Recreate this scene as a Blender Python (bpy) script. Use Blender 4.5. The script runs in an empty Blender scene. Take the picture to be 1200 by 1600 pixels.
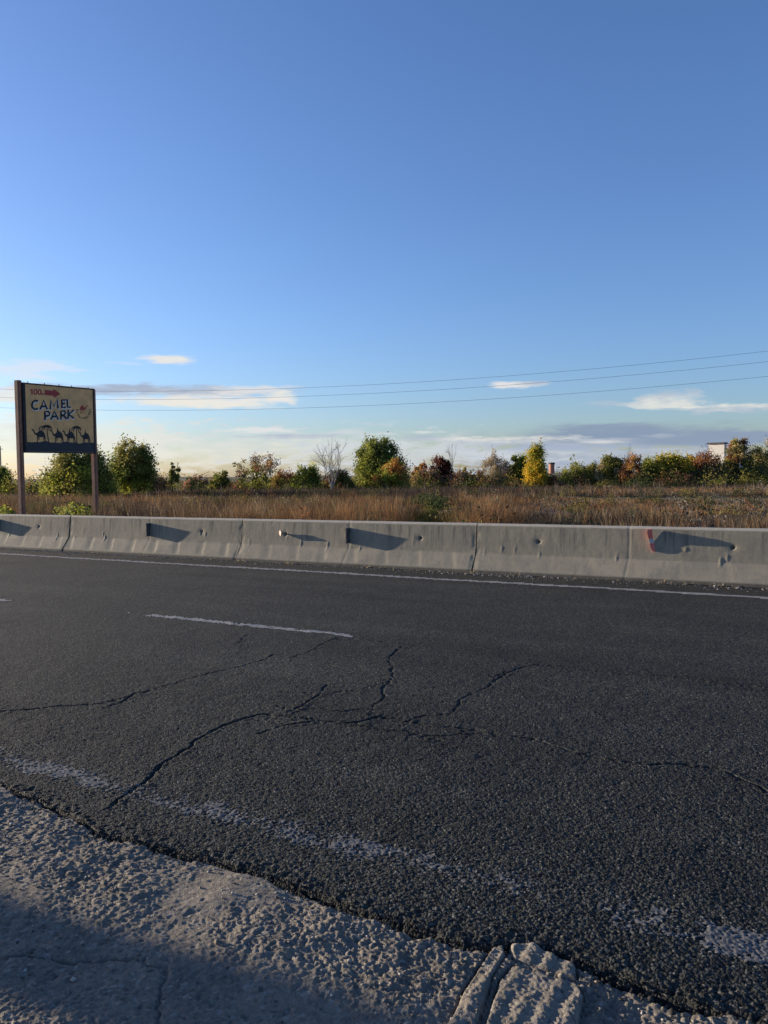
import bpy, math, random
import numpy as np

# ------------------------------------------------------------------ camera, sky, sun, exposure
scene = bpy.context.scene
COL = scene.collection
H = 1.55                                   # eye height; the road runs along X, Y points across it
FPX = 1202.0                               # focal length in photo pixels (photo is 1200 x 1600)
YAW, PITCH, ROLL = math.radians(118.5), math.radians(2.62), math.radians(0.7)
SUN_AZ, SUN_EL = math.radians(185.5), math.radians(8.0)

f0 = np.array([math.cos(YAW), math.sin(YAW), 0.0])
r0 = np.array([math.sin(YAW), -math.cos(YAW), 0.0])
zz = np.array([0, 0, 1.0])
F_ = f0 * math.cos(PITCH) - zz * math.sin(PITCH)
U0 = zz * math.cos(PITCH) + f0 * math.sin(PITCH)
R_ = r0 * math.cos(ROLL) - U0 * math.sin(ROLL)
U_ = U0 * math.cos(ROLL) + r0 * math.sin(ROLL)
CAM = np.array([0, 0, H])


def ray(px, py):
    return F_ + R_ * (px - 600) / FPX + U_ * (800 - py) / FPX


def ground(px, py, z=0.0):
    v = ray(px, py)
    return CAM + v * ((z - H) / v[2])


def at(px, py, depth):
    return CAM + ray(px, py) * depth


def horizon_y(px):
    return 745.0 - 0.01222 * (px - 600)


from mathutils import Matrix, Vector
cd = bpy.data.cameras.new('camera')
cam = bpy.data.objects.new('camera', cd)
COL.objects.link(cam)
M = Matrix(((R_[0], U_[0], -F_[0], 0), (R_[1], U_[1], -F_[1], 0), (R_[2], U_[2], -F_[2], H), (0, 0, 0, 1)))
cam.matrix_world = M
cd.sensor_fit = 'VERTICAL'
cd.sensor_height = 34.62
cd.lens = 34.62 * FPX / 1600.0
cd.clip_start = 0.05
cd.clip_end = 20000
scene.camera = cam

scene.view_settings.view_transform = 'Standard'
scene.view_settings.look = 'None'
scene.view_settings.gamma = 1.0
scene.view_settings.use_curve_mapping = False
scene.view_settings.exposure = 1.2
scene.cycles.max_bounces = 6
scene.cycles.transparent_max_bounces = 8

SKY_STRENGTH = 0.10
SKY_WB = (0.93, 0.94, 1.17)
world = bpy.data.worlds.new('World')
scene.world = world
world.use_nodes = True


class NT:
    """small helper for wiring nodes"""

    def __init__(self, tree):
        self.t = tree
        self.l = tree.links

    def n(self, typ, **kw):
        nd = self.t.nodes.new(typ)
        for k, v in kw.items():
            setattr(nd, k, v)
        return nd

    def put(self, sock, v):
        if isinstance(v, bpy.types.NodeSocket):
            self.l.new(v, sock)
        elif isinstance(v, (tuple, list)):
            sock.default_value = tuple(v) if len(v) == len(sock.default_value) else tuple(v) + (1.0,)
        else:
            sock.default_value = v

    def m(self, op, a, b=0.0, c=0.0, clamp=False):
        nd = self.n('ShaderNodeMath', operation=op, use_clamp=clamp)
        self.put(nd.inputs[0], a)
        self.put(nd.inputs[1], b)
        self.put(nd.inputs[2], c)
        return nd.outputs[0]

    def mix(self, fac, a, b, blend='MIX'):
        nd = self.n('ShaderNodeMix', data_type='RGBA', blend_type=blend)
        self.put(nd.inputs[0], fac)
        self.put(nd.inputs[6], a)
        self.put(nd.inputs[7], b)
        return nd.outputs[2]

    def noise(self, vec, scale, detail=4.0, rough=0.55, lac=2.0, dist=0.0):
        nd = self.n('ShaderNodeTexNoise')
        if vec is not None:
            self.l.new(vec, nd.inputs['Vector'])
        self.put(nd.inputs['Scale'], scale)
        self.put(nd.inputs['Detail'], detail)
        self.put(nd.inputs['Roughness'], rough)
        self.put(nd.inputs['Lacunarity'], lac)
        self.put(nd.inputs['Distortion'], dist)
        return nd.outputs[0]

    def ramp(self, fac, lo, hi, a=0.0, b=1.0):
        nd = self.n('ShaderNodeMapRange', interpolation_type='SMOOTHSTEP')
        self.put(nd.inputs[0], fac)
        self.put(nd.inputs[1], lo)
        self.put(nd.inputs[2], hi)
        self.put(nd.inputs[3], a)
        self.put(nd.inputs[4], b)
        return nd.outputs[0]


def build_sky():
    w = NT(world.node_tree)
    world.node_tree.nodes.clear()
    out = w.n('ShaderNodeOutputWorld')
    bg = w.n('ShaderNodeBackground')
    bg.inputs[1].default_value = SKY_STRENGTH
    w.l.new(bg.outputs[0], out.inputs[0])
    sky = w.n('ShaderNodeTexSky', sky_type='NISHITA', sun_disc=False)
    sky.sun_elevation = SUN_EL
    sky.sun_rotation = math.pi / 2 - SUN_AZ
    sky.altitude = 50
    sky.air_density = 1.0
    sky.dust_density = 0.8
    sky.ozone_density = 3.2
    tc = w.n('ShaderNodeTexCoord')
    sep = w.n('ShaderNodeSeparateXYZ')
    w.l.new(tc.outputs['Generated'], sep.inputs[0])
    x, y, z = sep.outputs
    df = w.m('ADD', w.m('MULTIPLY', x, float(f0[0])), w.m('MULTIPLY', y, float(f0[1])))
    dr = w.m('ADD', w.m('MULTIPLY', x, float(r0[0])), w.m('MULTIPLY', y, float(r0[1])))
    az = w.m('MULTIPLY', w.m('ARCTAN2', dr, df), 57.2958)
    el = w.m('MULTIPLY', w.m('ARCSINE', z), 57.2958)
    # stretched coordinates: clouds near the horizon are long and thin
    cmb = w.n('ShaderNodeCombineXYZ')
    w.put(cmb.inputs[0], w.m('MULTIPLY', az, 0.16))
    w.put(cmb.inputs[1], w.m('MULTIPLY', el, 0.75))
    n1 = w.noise(cmb.outputs[0], 1.6, 7.0, 0.60, dist=0.3)
    n2 = w.noise(cmb.outputs[0], 4.5, 5.0, 0.6)
    # brighter, paler air low down in the clear autumn sky
    col = w.mix(1.0, sky.outputs[0], SKY_WB, 'MULTIPLY')     # the photo's cool white balance
    warm = (3.7, 3.6, 3.25)
    white = (3.5, 3.45, 3.4)
    grey = (1.7, 2.0, 2.6)
    dgrey = (1.12, 1.45, 1.98)
    pale = (2.75, 2.95, 3.15)
    mauve = (2.2, 2.42, 2.75)
    # px, py, half width, half height (photo pixels), colour below, colour above, density, noise pull
    clouds = [
        (380, 700, 300, 34, warm, pale, 0.60, 1.5),
        (120, 690, 220, 40, warm, warm, 0.55, 1.5),
        (930, 716, 330, 32, grey, mauve, 0.85, 1.1),
        (640, 712, 220, 30, pale, pale, 0.70, 1.3),
        (400, 672, 70, 5, white, white, 0.75, 0.9),
        (460, 682, 90, 4, mauve, grey, 0.65, 0.9),
        (262, 563, 52, 8, white, warm, 0.95, 0.9),
        (200, 568, 30, 5, white, white, 0.4, 1.2),
        (30, 578, 90, 13, white, white, 0.55, 1.3),
        (285, 612, 190, 10, mauve, grey, 0.95, 0.6),
        (150, 610, 130, 9, grey, grey, 0.85, 0.7),
        (320, 628, 130, 11, warm, white, 1.0, 0.7),
        (395, 610, 60, 8, white, white, 0.75, 0.9),
        (446, 622, 34, 9, white, warm, 0.95, 0.8),
        (30, 618, 90, 14, warm, white, 0.8, 0.9),
        (802, 602, 46, 6, white, white, 0.90, 0.7),
        (830, 600, 24, 4, mauve, grey, 0.7, 0.8),
        (1035, 625, 62, 13, warm, mauve, 0.80, 0.9),
        (1150, 637, 78, 9, mauve, warm, 0.75, 0.9),
        (955, 630, 40, 5, mauve, mauve, 0.4, 1.2),
        (660, 685, 36, 6, mauve, grey, 0.8, 0.7),
        (665, 676, 30, 3, white, white, 0.6, 0.9),
        (965, 682, 250, 20, dgrey, dgrey, 1.0, 0.45),
        (800, 688, 110, 8, mauve, warm, 0.85, 0.8),
        (1160, 682, 170, 11, grey, dgrey, 0.95, 0.5),
        (960, 668, 70, 8, dgrey, dgrey, 0.8, 0.6),
        (945, 690, 62, 6, white, mauve, 0.85, 0.9),
        (1035, 682, 34, 5, mauve, mauve, 0.7, 0.9),
        (900, 698, 170, 6, grey, grey, 0.75, 0.7),
        (1120, 686, 200, 12, dgrey, dgrey, 0.9, 0.5),
    ]
    for (px, py, hw, hh, cb, ct, dens, pull) in clouds:
        a0 = math.degrees(math.atan((px - 600) / FPX))
        ca = math.cos(math.radians(a0))
        e0 = math.degrees(math.atan((horizon_y(px) - py) / FPX * ca))
        wa = 1.2 * hw / FPX * ca * ca * 57.3
        we = 1.25 * hh / FPX * ca * 57.3
        sa = w.m('MULTIPLY', w.m('SUBTRACT', az, a0), 1.0 / wa)
        se = w.m('MULTIPLY', w.m('SUBTRACT', el, e0), 1.0 / we)
        q = w.m('SQRT', w.m('ADD', w.m('MULTIPLY', sa, sa), w.m('MULTIPLY', se, se)))
        v = w.m('ADD', w.m('SUBTRACT', 1.0, q), w.m('MULTIPLY', w.m('SUBTRACT', w.m('ADD', n1, w.m('MULTIPLY', n2, 0.45)), 0.72), pull * 2.6))
        mask = w.m('MULTIPLY', w.ramp(v, 0.0, 0.75), dens)
        shade = w.ramp(w.m('ADD', se, w.m('MULTIPLY', w.m('SUBTRACT', n2, 0.5), 3.0)), -0.7, 0.9)
        col = w.mix(mask, col, w.mix(shade, cb, ct))
    # the same thin bank of low cloud goes on all round the horizon outside the frame
    side = w.ramp(w.m('ABSOLUTE', az), 30.0, 42.0)
    band = w.m('MULTIPLY', w.ramp(el, 0.0, 1.2), w.ramp(el, 3.5, 9.0, 1.0, 0.0))
    gm = w.m('MULTIPLY', w.m('MULTIPLY', w.ramp(n1, 0.46, 0.66), band), w.m('MULTIPLY', side, 0.7))
    col = w.mix(gm, col, w.mix(n2, grey, white))
    w.l.new(col, bg.inputs[0])


build_sky()

sd = bpy.data.lights.new('sun', 'SUN')
sd.energy = 5.0
sd.angle = math.radians(0.5)
sd.color = (1.0, 0.845, 0.65)
sun = bpy.data.objects.new('sun', sd)
COL.objects.link(sun)
sdir = Vector((math.cos(SUN_AZ) * math.cos(SUN_EL), math.sin(SUN_AZ) * math.cos(SUN_EL), math.sin(SUN_EL)))
sun.rotation_euler = sdir.to_track_quat('Z', 'Y').to_euler()
sun.location = (-40, -10, 30)

# ------------------------------------------------------------------ helpers
rng = np.random.default_rng(7)
random.seed(7)


def tag(o, label=None, cat=None, group=None, kind=None):
    if label:
        o['label'] = label
    if cat:
        o['category'] = cat
    if group:
        o['group'] = group
    if kind:
        o['kind'] = kind
    return o


def empty(name, loc, label=None, cat=None, group=None):
    o = bpy.data.objects.new(name, None)
    COL.objects.link(o)
    o.location = tuple(float(v) for v in loc)
    o.empty_display_size = 0.2
    return tag(o, label, cat, group)


def mesh_obj(name, verts, faces, mat, parent=None, smooth=False, tint=None, loc=None):
    """verts (n,3) array, faces (m,k) array or list of tuples; tint = per face RGB albedo"""
    me = bpy.data.meshes.new(name)
    verts = np.asarray(verts, dtype=np.float32)
    if isinstance(faces, np.ndarray):
        nf, k = faces.shape
        me.vertices.add(len(verts))
        me.vertices.foreach_set('co', verts.ravel())
        me.loops.add(nf * k)
        me.loops.foreach_set('vertex_index', faces.astype(np.int32).ravel())
        me.polygons.add(nf)
        me.polygons.foreach_set('loop_start', np.arange(0, nf * k, k, dtype=np.int32))
        me.polygons.foreach_set('loop_total', np.full(nf, k, dtype=np.int32))
        me.update(calc_edges=True)
    else:
        me.from_pydata([tuple(map(float, v)) for v in verts], [], [tuple(map(int, f)) for f in faces])
        me.update()
    if smooth:
        me.polygons.foreach_set('use_smooth', np.ones(len(me.polygons), dtype=bool))
    if tint is not None:
        at_ = me.attributes.new('tint', 'FLOAT_COLOR', 'FACE')
        t = np.ones((len(me.polygons), 4), dtype=np.float32)
        t[:, :3] = tint
        at_.data.foreach_set('color', t.ravel())
    me.materials.append(mat)
    o = bpy.data.objects.new(name, me)
    COL.objects.link(o)
    if parent is not None:
        o.parent = parent
    if loc is not None:
        o.location = tuple(float(v) for v in loc)
    return o


class MB:
    """collects boxes and tubes into one mesh"""

    def __init__(self):
        self.v, self.f = [], []

    def box(self, c, s, rot=None):
        b = len(self.v)
        for dz in (-.5, .5):
            for dx, dy in ((-.5, -.5), (.5, -.5), (.5, .5), (-.5, .5)):
                p = np.array([dx * s[0], dy * s[1], dz * s[2]])
                if rot is not None:
                    p = rot @ p
                self.v.append(p + np.asarray(c, float))
        for q in ((3, 2, 1, 0), (4, 5, 6, 7), (0, 1, 5, 4), (1, 2, 6, 5), (2, 3, 7, 6), (3, 0, 4, 7)):
            self.f.append(tuple(b + i for i in q))
        return self

    def tube(self, pts, rad, n=6):
        pts = [np.asarray(p, float) for p in pts]
        b = len(self.v)
        for i, p in enumerate(pts):
            t = pts[min(i + 1, len(pts) - 1)] - pts[max(i - 1, 0)]
            t = t / (np.linalg.norm(t) + 1e-9)
            a = np.cross(t, [0, 0, 1.0] if abs(t[2]) < .9 else [1.0, 0, 0])
            a /= np.linalg.norm(a)
            c = np.cross(t, a)
            r = rad[i] if hasattr(rad, '__len__') else rad
            for k in range(n):
                th = 2 * math.pi * k / n
                self.v.append(p + r * (math.cos(th) * a + math.sin(th) * c))
        for i in range(len(pts) - 1):
            for k in range(n):
                k2 = (k + 1) % n
                self.f.append((b + i * n + k, b + i * n + k2, b + (i + 1) * n + k2, b + (i + 1) * n + k))
        self.f.append(tuple(b + k for k in reversed(range(n))))
        self.f.append(tuple(b + (len(pts) - 1) * n + k for k in range(n)))
        return self

    def build(self, name, mat, parent=None, smooth=False, loc=None):
        return mesh_obj(name, np.array(self.v), self.f, mat, parent, smooth, loc=loc)


# ---- numpy noise
def _h(ix, iy, seed):
    n = (ix.astype(np.int64) * 374761393 + iy.astype(np.int64) * 668265263 + seed * 1442695041) & 0xFFFFFFFF
    n = ((n ^ (n >> 13)) * 1274126177) & 0xFFFFFFFF
    n = ((n ^ (n >> 16)) * 2246822519) & 0xFFFFFFFF
    return ((n ^ (n >> 15)) & 0xFFFFFF).astype(np.float32) / np.float32(0xFFFFFF)


def vnoise(x, y, seed=0):
    x = np.asarray(x, float); y = np.asarray(y, float)
    ix = np.floor(x); iy = np.floor(y)
    fx = x - ix; fy = y - iy
    fx = fx * fx * (3 - 2 * fx); fy = fy * fy * (3 - 2 * fy)
    ix = ix.astype(np.int64); iy = iy.astype(np.int64)
    a = _h(ix, iy, seed); b = _h(ix + 1, iy, seed); c = _h(ix, iy + 1, seed); d = _h(ix + 1, iy + 1, seed)
    return (a * (1 - fx) + b * fx) * (1 - fy) + (c * (1 - fx) + d * fx) * fy


def fbm(x, y, oct=4, seed=0, gain=.5):
    s = 0; a = 1; t = 0
    for o in range(oct):
        s = s + a * vnoise(x * 2 ** o + 13.7 * o, y * 2 ** o - 7.3 * o, seed + o)
        t += a; a *= gain
    return s / t - .5


def chips(x, y, cell, seed):
    """stones pressed in a binder: rounded, tilted bumps with gaps (0..1)"""
    gx = x / cell; gy = y / cell
    ix = np.floor(gx).astype(np.int64); iy = np.floor(gy).astype(np.int64)
    best = np.full(gx.shape, -1.0, np.float32)
    for dx in (-1, 0, 1):
        for dy in (-1, 0, 1):
            cx = ix + dx; cy = iy + dy
            px = cx + _h(cx, cy, seed); py = cy + _h(cx, cy, seed + 1)
            hh = _h(cx, cy, seed + 2)
            tx = _h(cx, cy, seed + 3) - .5; ty = _h(cx, cy, seed + 4) - .5
            ex = gx - px; ey = gy - py
            v = (.45 + .75 * hh) - 1.15 * (ex * ex + ey * ey) + .55 * (tx * ex + ty * ey)
            best = np.maximum(best, v.astype(np.float32))
    return np.clip(best, -.3, 1.2)


def sstep(a, b, x):
    t = np.clip((x - a) / (b - a), 0, 1)
    return t * t * (3 - 2 * t)


def dist_polyline(x, y, pts):
    d = np.full(x.shape, 1e9)
    for (ax, ay), (bx, by) in zip(pts[:-1], pts[1:]):
        ux, uy = bx - ax, by - ay
        L = ux * ux + uy * uy + 1e-12
        t = np.clip(((x - ax) * ux + (y - ay) * uy) / L, 0, 1)
        d = np.minimum(d, np.hypot(x - ax - t * ux, y - ay - t * uy))
    return d


# ------------------------------------------------------------------ materials
def material(name, rough=0.8, spec=0.3):
    mt = bpy.data.materials.new(name)
    mt.use_nodes = True
    w = NT(mt.node_tree)
    b = mt.node_tree.nodes['Principled BSDF']
    b.inputs['Roughness'].default_value = rough
    b.inputs['Specular IOR Level'].default_value = spec
    return mt, w, b


def plain(name, c1, c2=None, scale=6.0, rough=0.8, spec=0.3, bump=0.0, bscale=40.0):
    mt, w, b = material(name, rough, spec)
    tc = w.n('ShaderNodeTexCoord').outputs['Object']
    c2 = c2 or tuple(v * .8 for v in c1)
    n = w.noise(tc, scale, 5, .6)
    w.l.new(w.mix(w.ramp(n, .3, .7), c1, c2), b.inputs['Base Color'])
    if bump:
        bp = w.n('ShaderNodeBump')
        bp.inputs['Strength'].default_value = bump
        bp.inputs['Distance'].default_value = .01
        w.l.new(w.noise(tc, bscale, 4, .6), bp.inputs['Height'])
        w.l.new(bp.outputs[0], b.inputs['Normal'])
    return mt


def leaf_material(name, transl=.35):
    mt = bpy.data.materials.new(name)
    mt.use_nodes = True
    w = NT(mt.node_tree)
    mt.node_tree.nodes.clear()
    out = w.n('ShaderNodeOutputMaterial')
    at_ = w.n('ShaderNodeAttribute', attribute_name='tint')
    d = w.n('ShaderNodeBsdfDiffuse')
    t = w.n('ShaderNodeBsdfTranslucent')
    w.l.new(at_.outputs['Color'], d.inputs[0])
    w.l.new(at_.outputs['Color'], t.inputs[0])
    mx = w.n('ShaderNodeMixShader')
    mx.inputs[0].default_value = transl
    w.l.new(d.outputs[0], mx.inputs[1])
    w.l.new(t.outputs[0], mx.inputs[2])
    w.l.new(mx.outputs[0], out.inputs[0])
    return mt


def asphalt_material():
    mt, w, b = material('asphalt', .88, .12)
    tc = w.n('ShaderNodeTexCoord').outputs['Object']
    vo = w.n('ShaderNodeTexVoronoi')
    w.l.new(tc, vo.inputs['Vector'])
    vo.inputs['Scale'].default_value = 105
    cs = w.n('ShaderNodeSeparateColor')
    w.l.new(vo.outputs['Color'], cs.inputs[0])
    big = w.noise(tc, .55, 4, .6)
    mid = w.noise(tc, 7, 4, .6)
    stone = w.mix(cs.outputs[0], (.009, .0092, .0084), (.054, .0562, .0505))
    stone = w.mix(w.ramp(cs.outputs[1], .93, .97), stone, (.12, .115, .10))
    col = w.mix(w.ramp(big, .3, .7), stone, w.mix(1.0, stone, (.80, .82, .86), 'MULTIPLY'))
    col = w.mix(w.ramp(mid, .5, .8, 0, .3), col, (.036, .035, .032))
    mp = w.n('ShaderNodeMapping')
    w.l.new(tc, mp.inputs['Vector'])
    mp.inputs['Scale'].default_value = (.10, .85, 1.0)
    wear = w.noise(mp.outputs[0], 1.6, 5, .6)            # traffic wear drawn out along the road
    col = w.mix(w.ramp(wear, .46, .66, 0, .45), col, w.mix(1.0, col, (1.55, 1.55, 1.5), 'MULTIPLY'))
    col = w.mix(w.ramp(wear, .30, .44, .55, 0), col, w.mix(1.0, col, (.62, .62, .66), 'MULTIPLY'))
    spill = w.noise(tc, 1.1, 3, .5, dist=.6)
    col = w.mix(w.ramp(spill, .66, .72, 0, .45), col, (.012, .012, .012))
    w.l.new(col, b.inputs['Base Color'])
    bp = w.n('ShaderNodeBump')
    bp.inputs['Strength'].default_value = .7
    bp.inputs['Distance'].default_value = .006
    hgt = w.m('ADD', w.m('MULTIPLY', vo.outputs['Distance'], -1.0), w.m('MULTIPLY', w.noise(tc, 60, 3, .6), .8))
    w.l.new(hgt, bp.inputs['Height'])
    w.l.new(bp.outputs[0], b.inputs['Normal'])
    return mt


def apron_material(name='rough_concrete', base=(.172, .149, .119), dark=(.112, .10, .084)):
    mt, w, b = material(name, .9, .15)
    tc = w.n('ShaderNodeTexCoord').outputs['Object']
    n1 = w.noise(tc, 4, 6, .62)
    n2 = w.noise(tc, 90, 3, .6)
    vo = w.n('ShaderNodeTexVoronoi')
    w.l.new(tc, vo.inputs['Vector'])
    vo.inputs['Scale'].default_value = 70
    cs = w.n('ShaderNodeSeparateColor')
    w.l.new(vo.outputs['Color'], cs.inputs[0])
    col = w.mix(w.ramp(n1, .3, .72), base, dark)
    col = w.mix(w.ramp(w.noise(tc, 1.7, 5, .65), .5, .7, 0, .55), col, (.105, .088, .066))
    col = w.mix(w.ramp(cs.outputs[1], .90, .97, 0, .8), col, (.25, .23, .20))
    col = w.mix(w.ramp(cs.outputs[2], .90, .97, 0, .8), col, (.07, .064, .057))
    col = w.mix(w.m('MULTIPLY', cs.outputs[0], .45), col, (.30, .26, .21))
    col = w.mix(w.ramp(n2, .58, .75, 0, .6), col, (.045, .041, .036))
    w.l.new(col, b.inputs['Base Color'])
    bp = w.n('ShaderNodeBump')
    bp.inputs['Strength'].default_value = .9
    bp.inputs['Distance'].default_value = .006
    w.l.new(w.noise(tc, 120, 4, .7), bp.inputs['Height'])
    w.l.new(bp.outputs[0], b.inputs['Normal'])
    return mt


def barrier_material():
    mt, w, b = material('barrier_concrete', .85, .2)
    tco = w.n('ShaderNodeTexCoord')
    tc = tco.outputs['Object']
    sep = w.n('ShaderNodeSeparateXYZ')
    w.l.new(tc, sep.inputs[0])
    cmb = w.n('ShaderNodeCombineXYZ')
    w.put(cmb.inputs[0], w.m('MULTIPLY', sep.outputs[0], 14.0))
    w.put(cmb.inputs[1], w.m('MULTIPLY', sep.outputs[2], .9))
    info = w.n('ShaderNodeObjectInfo')
    w.put(cmb.inputs[2], w.m('MULTIPLY', info.outputs['Random'], 30.0))
    streak = w.noise(cmb.outputs[0], 1.0, 5, .6)
    blot = w.noise(tc, 2.2, 6, .6)
    fine = w.noise(tc, 55, 4, .65)
    col = w.mix(w.ramp(blot, .3, .7), (.285, .255, .195), (.232, .21, .165))
    col = w.mix(w.m('MULTIPLY', w.ramp(streak, .48, .70), w.m('MULTIPLY', w.ramp(sep.outputs[2], .22, .74), w.ramp(sep.outputs[2], .745, .775, 1, 0))), col, (.11, .103, .09))
    col = w.mix(w.ramp(fine, .45, .75, 0, .5), col, (.15, .14, .12))
    col = w.mix(w.ramp(w.noise(tc, 5, 6, .7), .46, .70, 0, .65), col, (.17, .16, .135))
    col = w.mix(w.m('MULTIPLY', w.ramp(sep.outputs[2], .772, .785), .8), col, (.40, .37, .31))   # sunlit top edge put into the colour as a paler band
    # darker towards the foot
    foot = w.m('MULTIPLY', w.ramp(w.m('ADD', sep.outputs[2], w.m('MULTIPLY', blot, .05)), .085, .125, 1, 0), .75)
    col = w.mix(foot, col, (.085, .08, .07))
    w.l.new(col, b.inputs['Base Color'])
    bp = w.n('ShaderNodeBump')
    bp.inputs['Strength'].default_value = .35
    bp.inputs['Distance'].default_value = .006
    w.l.new(fine, bp.inputs['Height'])
    w.l.new(bp.outputs[0], b.inputs['Normal'])
    return mt


M_ASPHALT = asphalt_material()
M_APRON = apron_material()
M_SLAB = apron_material('cast_concrete', (.20, .175, .14), (.14, .125, .103))
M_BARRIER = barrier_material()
M_PAINT = plain('worn_road_paint', (.32, .31, .29), (.15, .147, .138), 18, .75, .2)
M_PAINT_NEAR = plain('scuffed_road_paint', (.16, .157, .15), (.08, .079, .077), 60, .8, .2)
M_PLATE = plain('dark_plate', (.055, .06, .065), (.09, .09, .09), 20, .6)
M_RED = plain('faded_red_film', (.78, .19, .14), (.66, .15, .11), 20, .45)
M_WHITE = plain('dirty_white_film', (.60, .58, .55), (.36, .34, .32), 30, .5)
M_PINK = plain('faded_pink_film', (.60, .42, .36), (.42, .33, .28), 30, .6)
M_POST = plain('rust_brown_paint', (.34, .15, .085), (.23, .10, .065), 9, .6, bump=.2)
M_FRAME = plain('black_frame_paint', (.018, .018, .02), (.035, .03, .03), 9, .6)
M_PANEL = plain('tan_sign_sheet', (.95, .50, .18), (.70, .37, .145), 3, .55)
M_BLACK = plain('black_sign_paint', (.014, .014, .018), (.02, .02, .024), 9, .5)
M_NAVY = plain('dark_sand_sign_paint', (.022, .026, .038), (.03, .032, .04), 4, .5)
M_SWHITE = plain('white_sign_paint', (.80, .78, .74), (.72, .70, .66), 9, .5)
M_SRED = plain('red_sign_paint', (.42, .045, .035), (.36, .04, .035), 9, .5)
M_ORANGE = plain('orange_sign_paint', (.50, .13, .04), (.42, .09, .04), 9, .5)
M_LEAF = leaf_material('leaves', .40)
M_GRASS = leaf_material('dry_stems', .30)
M_BARK = plain('bark', (.10, .075, .055), (.065, .05, .04), 12, .9)
M_PALEBARK = plain('pale_bark', (.34, .31, .28), (.22, .20, .18), 12, .9)
M_WIRE = plain('cable', (.16, .165, .175), (.12, .12, .13), 3, .5)
M_SOIL = plain('field_soil', (.085, .062, .042), (.12, .09, .055), .35, .95)
M_HILL = plain('far_hill_scrub', (.10, .085, .07), (.07, .064, .055), .004, .95)
M_WALL = plain('whitewashed_wall', (.52, .50, .47), (.45, .43, .41), 1.2, .85)
M_ROOF = plain('dark_roof_felt', (.05, .045, .05), (.07, .06, .06), 3, .8)
M_BRICK = plain('orange_brick', (.38, .17, .10), (.28, .13, .09), 5, .85)
M_TILE = plain('grey_roof_tiles', (.34, .27, .23), (.24, .2, .18), 3, .8)
M_WOOD = plain('weathered_pole_wood', (.16, .13, .10), (.10, .085, .07), 6, .9)
M_PORCELAIN = plain('insulator_glaze', (.35, .30, .26), (.3, .26, .22), 6, .3)
M_DEBRIS = plain('pale_stones', (.34, .30, .26), (.22, .2, .17), 40, .9)

M_STONE = leaf_material('stones', 0.0)
M_CRUMB = plain('dark_grit', (.05, .042, .033), (.025, .022, .02), 60, .9)

# ------------------------------------------------------------------ ground, road, apron
# traced pavement edge (asphalt over the concrete apron)
edge_px = [(-60, 1212), (0, 1228), (60, 1246), (125, 1278), (150, 1300), (210, 1312), (300, 1332), (360, 1348), (430, 1368),
           (500, 1395), (560, 1420), (620, 1437), (680, 1458), (730, 1478), (790, 1476), (850, 1480), (900, 1494),
           (960, 1517), (1040, 1547), (1120, 1570), (1200, 1594), (1260, 1612)]
edge_g = np.array([ground(*p)[:2] for p in edge_px])
edge_g = edge_g[np.argsort(edge_g[:, 0])]


def road_edge(x, y):
    e = np.interp(x, edge_g[:, 0], edge_g[:, 1])
    e = e + .030 * fbm(x / .16, y / .16, 3, 11) + .009 * fbm(x / .035, y / .035, 2, 12)
    return e


crack_px = [
    [(-40, 1112), (0, 1110), (60, 1106), (100, 1101), (165, 1098), (230, 1080), (300, 1060), (350, 1048), (400, 1036), (430, 1024)],
    [(165, 1262), (190, 1240), (215, 1222), (262, 1186), (300, 1165), (322, 1148), (360, 1131), (410, 1118), (480, 1125), (560, 1128),
     (600, 1120), (680, 1135), (750, 1141), (800, 1152), (850, 1159), (900, 1172), (950, 1186), (1010, 1195), (1060, 1196),
     (1120, 1201), (1150, 1213), (1200, 1240), (1260, 1275)],
    [(585, 1118), (605, 1091), (597, 1073), (611, 1055), (616, 1040), (606, 1030), (626, 1010)],
    [(700, 1116), (730, 1091), (765, 1076), (790, 1051), (830, 1036)],
    [(830, 1036), (890, 1043), (950, 1050), (1060, 1057), (1100, 1064), (1170, 1071), (1240, 1082)],
    [(452, 1032), (480, 1021), (505, 1006), (528, 996)],
    [(440, 1081), (500, 1086), (560, 1079), (600, 1066)],
    [(182, 1102), (200, 1090), (216, 1081)],
    [(400, 1150), (440, 1135), (500, 1128)],
    [(372, 1020), (378, 1002), (392, 990)],
    [(640, 1150), (700, 1152), (760, 1146)],
    [(455, 1115), (470, 1100), (490, 1088), (505, 1070)],
    [(430, 1105), (462, 1112), (500, 1108), (545, 1112), (590, 1106)],
    [(560, 1128), (585, 1138), (640, 1146), (690, 1160)],
    [(640, 1128), (662, 1118), (700, 1116)],
    [(520, 1000), (570, 998), (620, 1004), (680, 1012)],
    [(830, 1036), (800, 1042), (770, 1062)],
]
crack_w = [.7, 1.0, .7, .7, .65, .6, .6, .7, .7, .5, .5, .7, .6, .6, .6, .5, .5]
CRACKS = [[tuple(ground(*p)[:2]) for p in c] for c in crack_px]


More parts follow.
